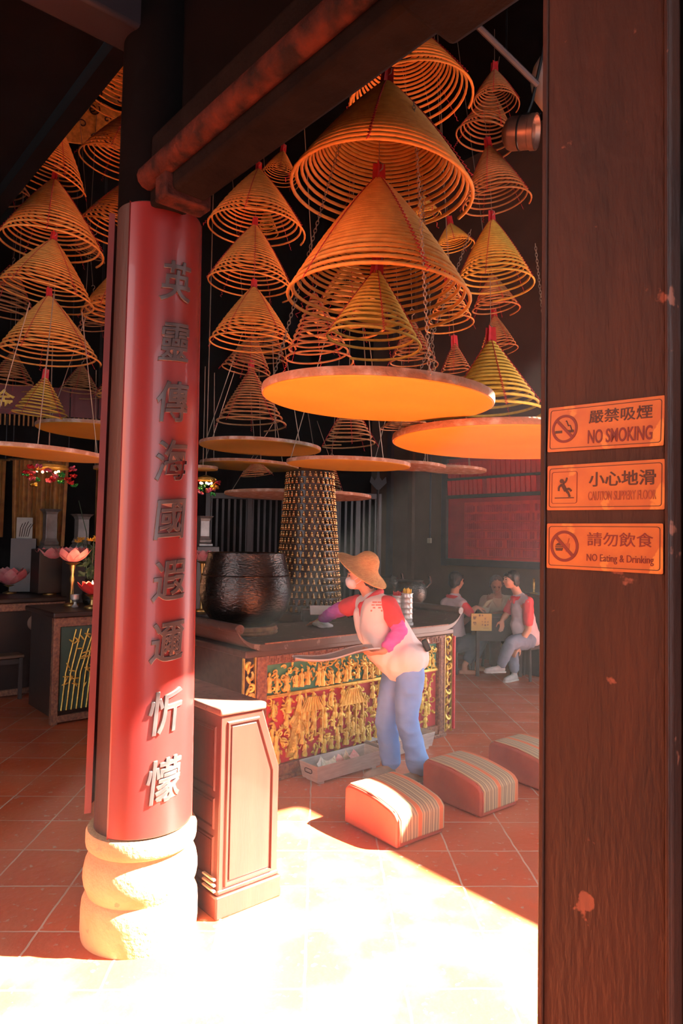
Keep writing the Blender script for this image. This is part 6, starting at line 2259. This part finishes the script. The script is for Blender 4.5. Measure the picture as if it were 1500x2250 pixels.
# ochre curtains and gilded valance
def curtain(label, pxa, pxb, pt, pb, y):
    a, b = at(pxa, pt, y), at(pxb, pt, y)
    zb = at(pxa, pb, y).z
    o = thing('curtain', label, 'curtain', a.lerp(b, 0.5), math.atan2((b - a).y, (b - a).x), 'brocade curtains in the shrine')
    l, h = (b - a).length, a.z - zb
    n = 40
    vs, fs = [], []
    for s in (0, 1):
        for i in range(n + 1):
            x = (i / n - 0.5) * l
            yy = 0.025 * math.sin(i * 1.9) + 0.006 * s
            vs += [(x, yy, 0), (x * 0.92, yy * 1.3, -h)]
    m = 2 * (n + 1)
    for i in range(n):
        a_ = 2 * i
        fs += [(a_, a_ + 1, a_ + 3, a_ + 2), (m + a_, m + a_ + 2, m + a_ + 3, m + a_ + 1)]
    mb = MB()
    mb.add(vs, fs)
    mb.build('cloth', M['curtain'], o)
    mb = MB()
    mb.tube([(-l / 2 - 0.05, 0, 0.01), (l / 2 + 0.05, 0, 0.01)], 0.014, 8)
    mb.build('rod', M['brass'], o)
    for s in (-1, 1):
        MB().tube([(s * l / 2, 0, 0.02), (s * l / 2, 0, 7.58 - a.z)], 0.006, 6).build('hanger', M['black_metal'], o)
curtain('ochre brocade curtain at the left behind the garland', 28, 150, 1012, 1200, 7.9)
curtain('narrow yellow brocade curtain beside the pillar', 212, 240, 1012, 1180, 7.9)
curtain('ochre brocade curtain end at the left picture edge', -40, 12, 1012, 1180, 7.9)
vp = at(60, 880, 7.9)
val = thing('valance', 'dark red valance with a gold Chinese character at the left under the coils', 'valance', vp, R(14))
mb = MB()
mb.box((0, 0, 0), (1.7, 0.03, 0.34))
mb.build('cloth', mat('dark_red_satin', (0.12, 0.010, 0.012), 0.5), val)
me = text_mesh('金', 0.24, 0.004, 0.004)
for v in me.vertices:
    x, y, h = v.co
    v.co = (x - 0.25, -0.018 - h, y)
link('gold_character', me, M['gold'], val, smooth=False)
mb = MB()
for k in range(34):
    mb.tube([(-0.83 + k * 0.05, -0.005, -0.165), (-0.83 + k * 0.05, -0.005, -0.30)], 0.010, 6)
mb.build('fringe', M['curtain'], val)
for s in (-0.8, 0.8):
    MB().tube([(s, 0, 0.16), (s, 0, 7.58 - vp.z)], 0.006, 6).build('hanger', M['black_metal'], val)
# dark jars and small altar things behind, one lit picture
pc = at(54, 1160, 7.8)
pic = thing('picture_card', 'small pale picture card with dark reeds, in the shrine left of the square vase', 'picture', pc, R(18))
mb = MB()
mb.box((0, 0, 0), (0.17, 0.015, 0.24))
mb.build('card', mat('pale_bluish_card', (0.34, 0.40, 0.38), 0.6), pic, bevel=0.003)
mb = MB()
for k in range(5):
    mb.tube([(-0.05 + 0.022 * k, -0.010, -0.10), (-0.04 + 0.025 * k, -0.010, 0.0), (-0.02 + 0.03 * k, -0.010, 0.05 + 0.012 * (k % 3))], 0.004, 5)
mb.build('reeds', M['screen'], pic)
zz = pc.z - 0.12
o = thing('picture_stand', 'dark block under the pale picture card', 'stand', Vector((pc.x, pc.y, 1.046)), R(18))
mb = MB()
mb.box((0, 0.03, (zz - 1.046) / 2), (0.26, 0.16, zz - 1.046))
mb.build('block', M['shrine_wood'], o)
# gilded banner high on the left
bp_ = [at(120, 92, 7.6), at(275, 92, 7.6), at(275, 318, 7.6), at(120, 318, 7.6)]
gb = thing('gilded_banner', 'gilded banner with dark scrollwork hanging high behind the left coils', 'banner', (bp_[0] + bp_[2]) / 2, R(12))
w_, h_ = (bp_[1] - bp_[0]).length, (bp_[0] - bp_[3]).length
mb = MB()
mb.box((0, 0, 0), (w_, 0.025, h_))
mb.build('panel', mat('old_gold_cloth', (0.95, 0.62, 0.17), 0.6, 0.0, c2=(0.62, 0.36, 0.09), scale=24, bump=0.5, bscale=50), gb)
gg = random.Random(21)
mb = MB()
for k in range(34):
    x, z = gg.uniform(-w_ / 2 + 0.06, w_ / 2 - 0.06), gg.uniform(-h_ / 2 + 0.06, h_ / 2 - 0.06)
    r0, t0, hd = gg.uniform(0.03, 0.075), gg.uniform(0, 6.3), gg.choice((-1, 1))
    pts = []
    for i in range(16):
        t = i / 15
        a = t0 + hd * t * 5.5
        pts.append((x + r0 * (1 - 0.8 * t) * math.cos(a), -0.016, z + r0 * (1 - 0.8 * t) * math.sin(a)))
    mb.tube(pts, 0.007, 5)
mb.build('scrollwork', M['screen'], gb)
mb = MB()
mb.box((0, -0.03, -0.02), (w_ + 0.1, 0.05, 0.04), Matrix.Rotation(R(22), 3, 'Y'))
mb.build('cross_bar', M['dark'], gb)
for s in (-1, 1):
    MB().tube([(s * w_ * 0.45, 0, h_ / 2 - 0.01), (s * w_ * 0.45, 0, max(h_ / 2 + 0.02, 7.58 - gb.location.z))], 0.006, 6).build('hanger', M['black_metal'], gb)
# gilded ornament and firewood-like carving behind the cabinet, left end of the altar
oc = at(496, 1490, 5.9)
ob = thing('carved_box', 'dark box with gilt-edged carved lumps, in the shade behind the red cabinet', 'box', Vector((oc.x, oc.y, 0)), YAW)
zt = at(496, 1470, 5.9).z
mb = MB()
mb.box((0, 0, zt - 0.03), (0.34, 0.28, 0.05))
mb.build('lid', mat('gilt_edge_wood', (0.34, 0.15, 0.05), 0.5), ob, bevel=0.006)
mb = MB()
mb.box((0, 0, (zt - 0.05) / 2), (0.28, 0.22, zt - 0.06))
mb.build('body', M['shrine_wood'], ob)
mb = MB()
gg = random.Random(8)
for k in range(40):
    mb.ball((gg.uniform(-0.16, 0.16), -0.115 + gg.uniform(-0.02, 0.01), gg.uniform(0.08, zt - 0.07)), (gg.uniform(0.012, 0.03), 0.02, gg.uniform(0.012, 0.028)), None, 8, 6)
mb.build('carved_front', mat('dim_gilt', (0.22, 0.10, 0.04), 0.5, 0.2), ob)
# low dark table behind the bowl, left of the altar
lt = at(480, 1400, 6.6)
o = thing('low_table', 'dark lower altar table behind the pillar, left of the gilded one', 'table', Vector((lt.x - 0.1, lt.y + 0.1, 0)), YAW)
mb = MB()
mb.box((0, 0, 0.82), (0.9, 0.7, 0.06))
mb.build('tabletop', M['shrine_wood'], o, bevel=0.012)
mb = MB()
mb.box((0, 0, 0.395), (0.8, 0.6, 0.79))
mb.build('body', M['shrine_wood'], o)
# ------------------------------------------------------------------ incense smoke hanging in the hall
def smoke():
    m = bpy.data.materials.new('incense_smoke')
    m.use_nodes = True
    nt = m.node_tree
    nt.nodes.clear()
    out = nt.nodes.new('ShaderNodeOutputMaterial')
    vs = nt.nodes.new('ShaderNodeVolumeScatter')
    vs.inputs['Color'].default_value = (1.0, 0.94, 0.90, 1)
    vs.inputs['Density'].default_value = 0.0024
    vs.inputs['Anisotropy'].default_value = 0.0
    nt.links.new(vs.outputs[0], out.inputs['Volume'])
    mb = MB()
    mb.box((0, 0, 0), (5.2, 7.6, 5.4))
    o = mb.build('incense_smoke', m, smooth=False)
    o.location = (0.75, 5.6, 2.73)
    tag(o, 'thin grey incense smoke hanging over the hall floor around the seated people', 'smoke', kind='stuff')
smoke()
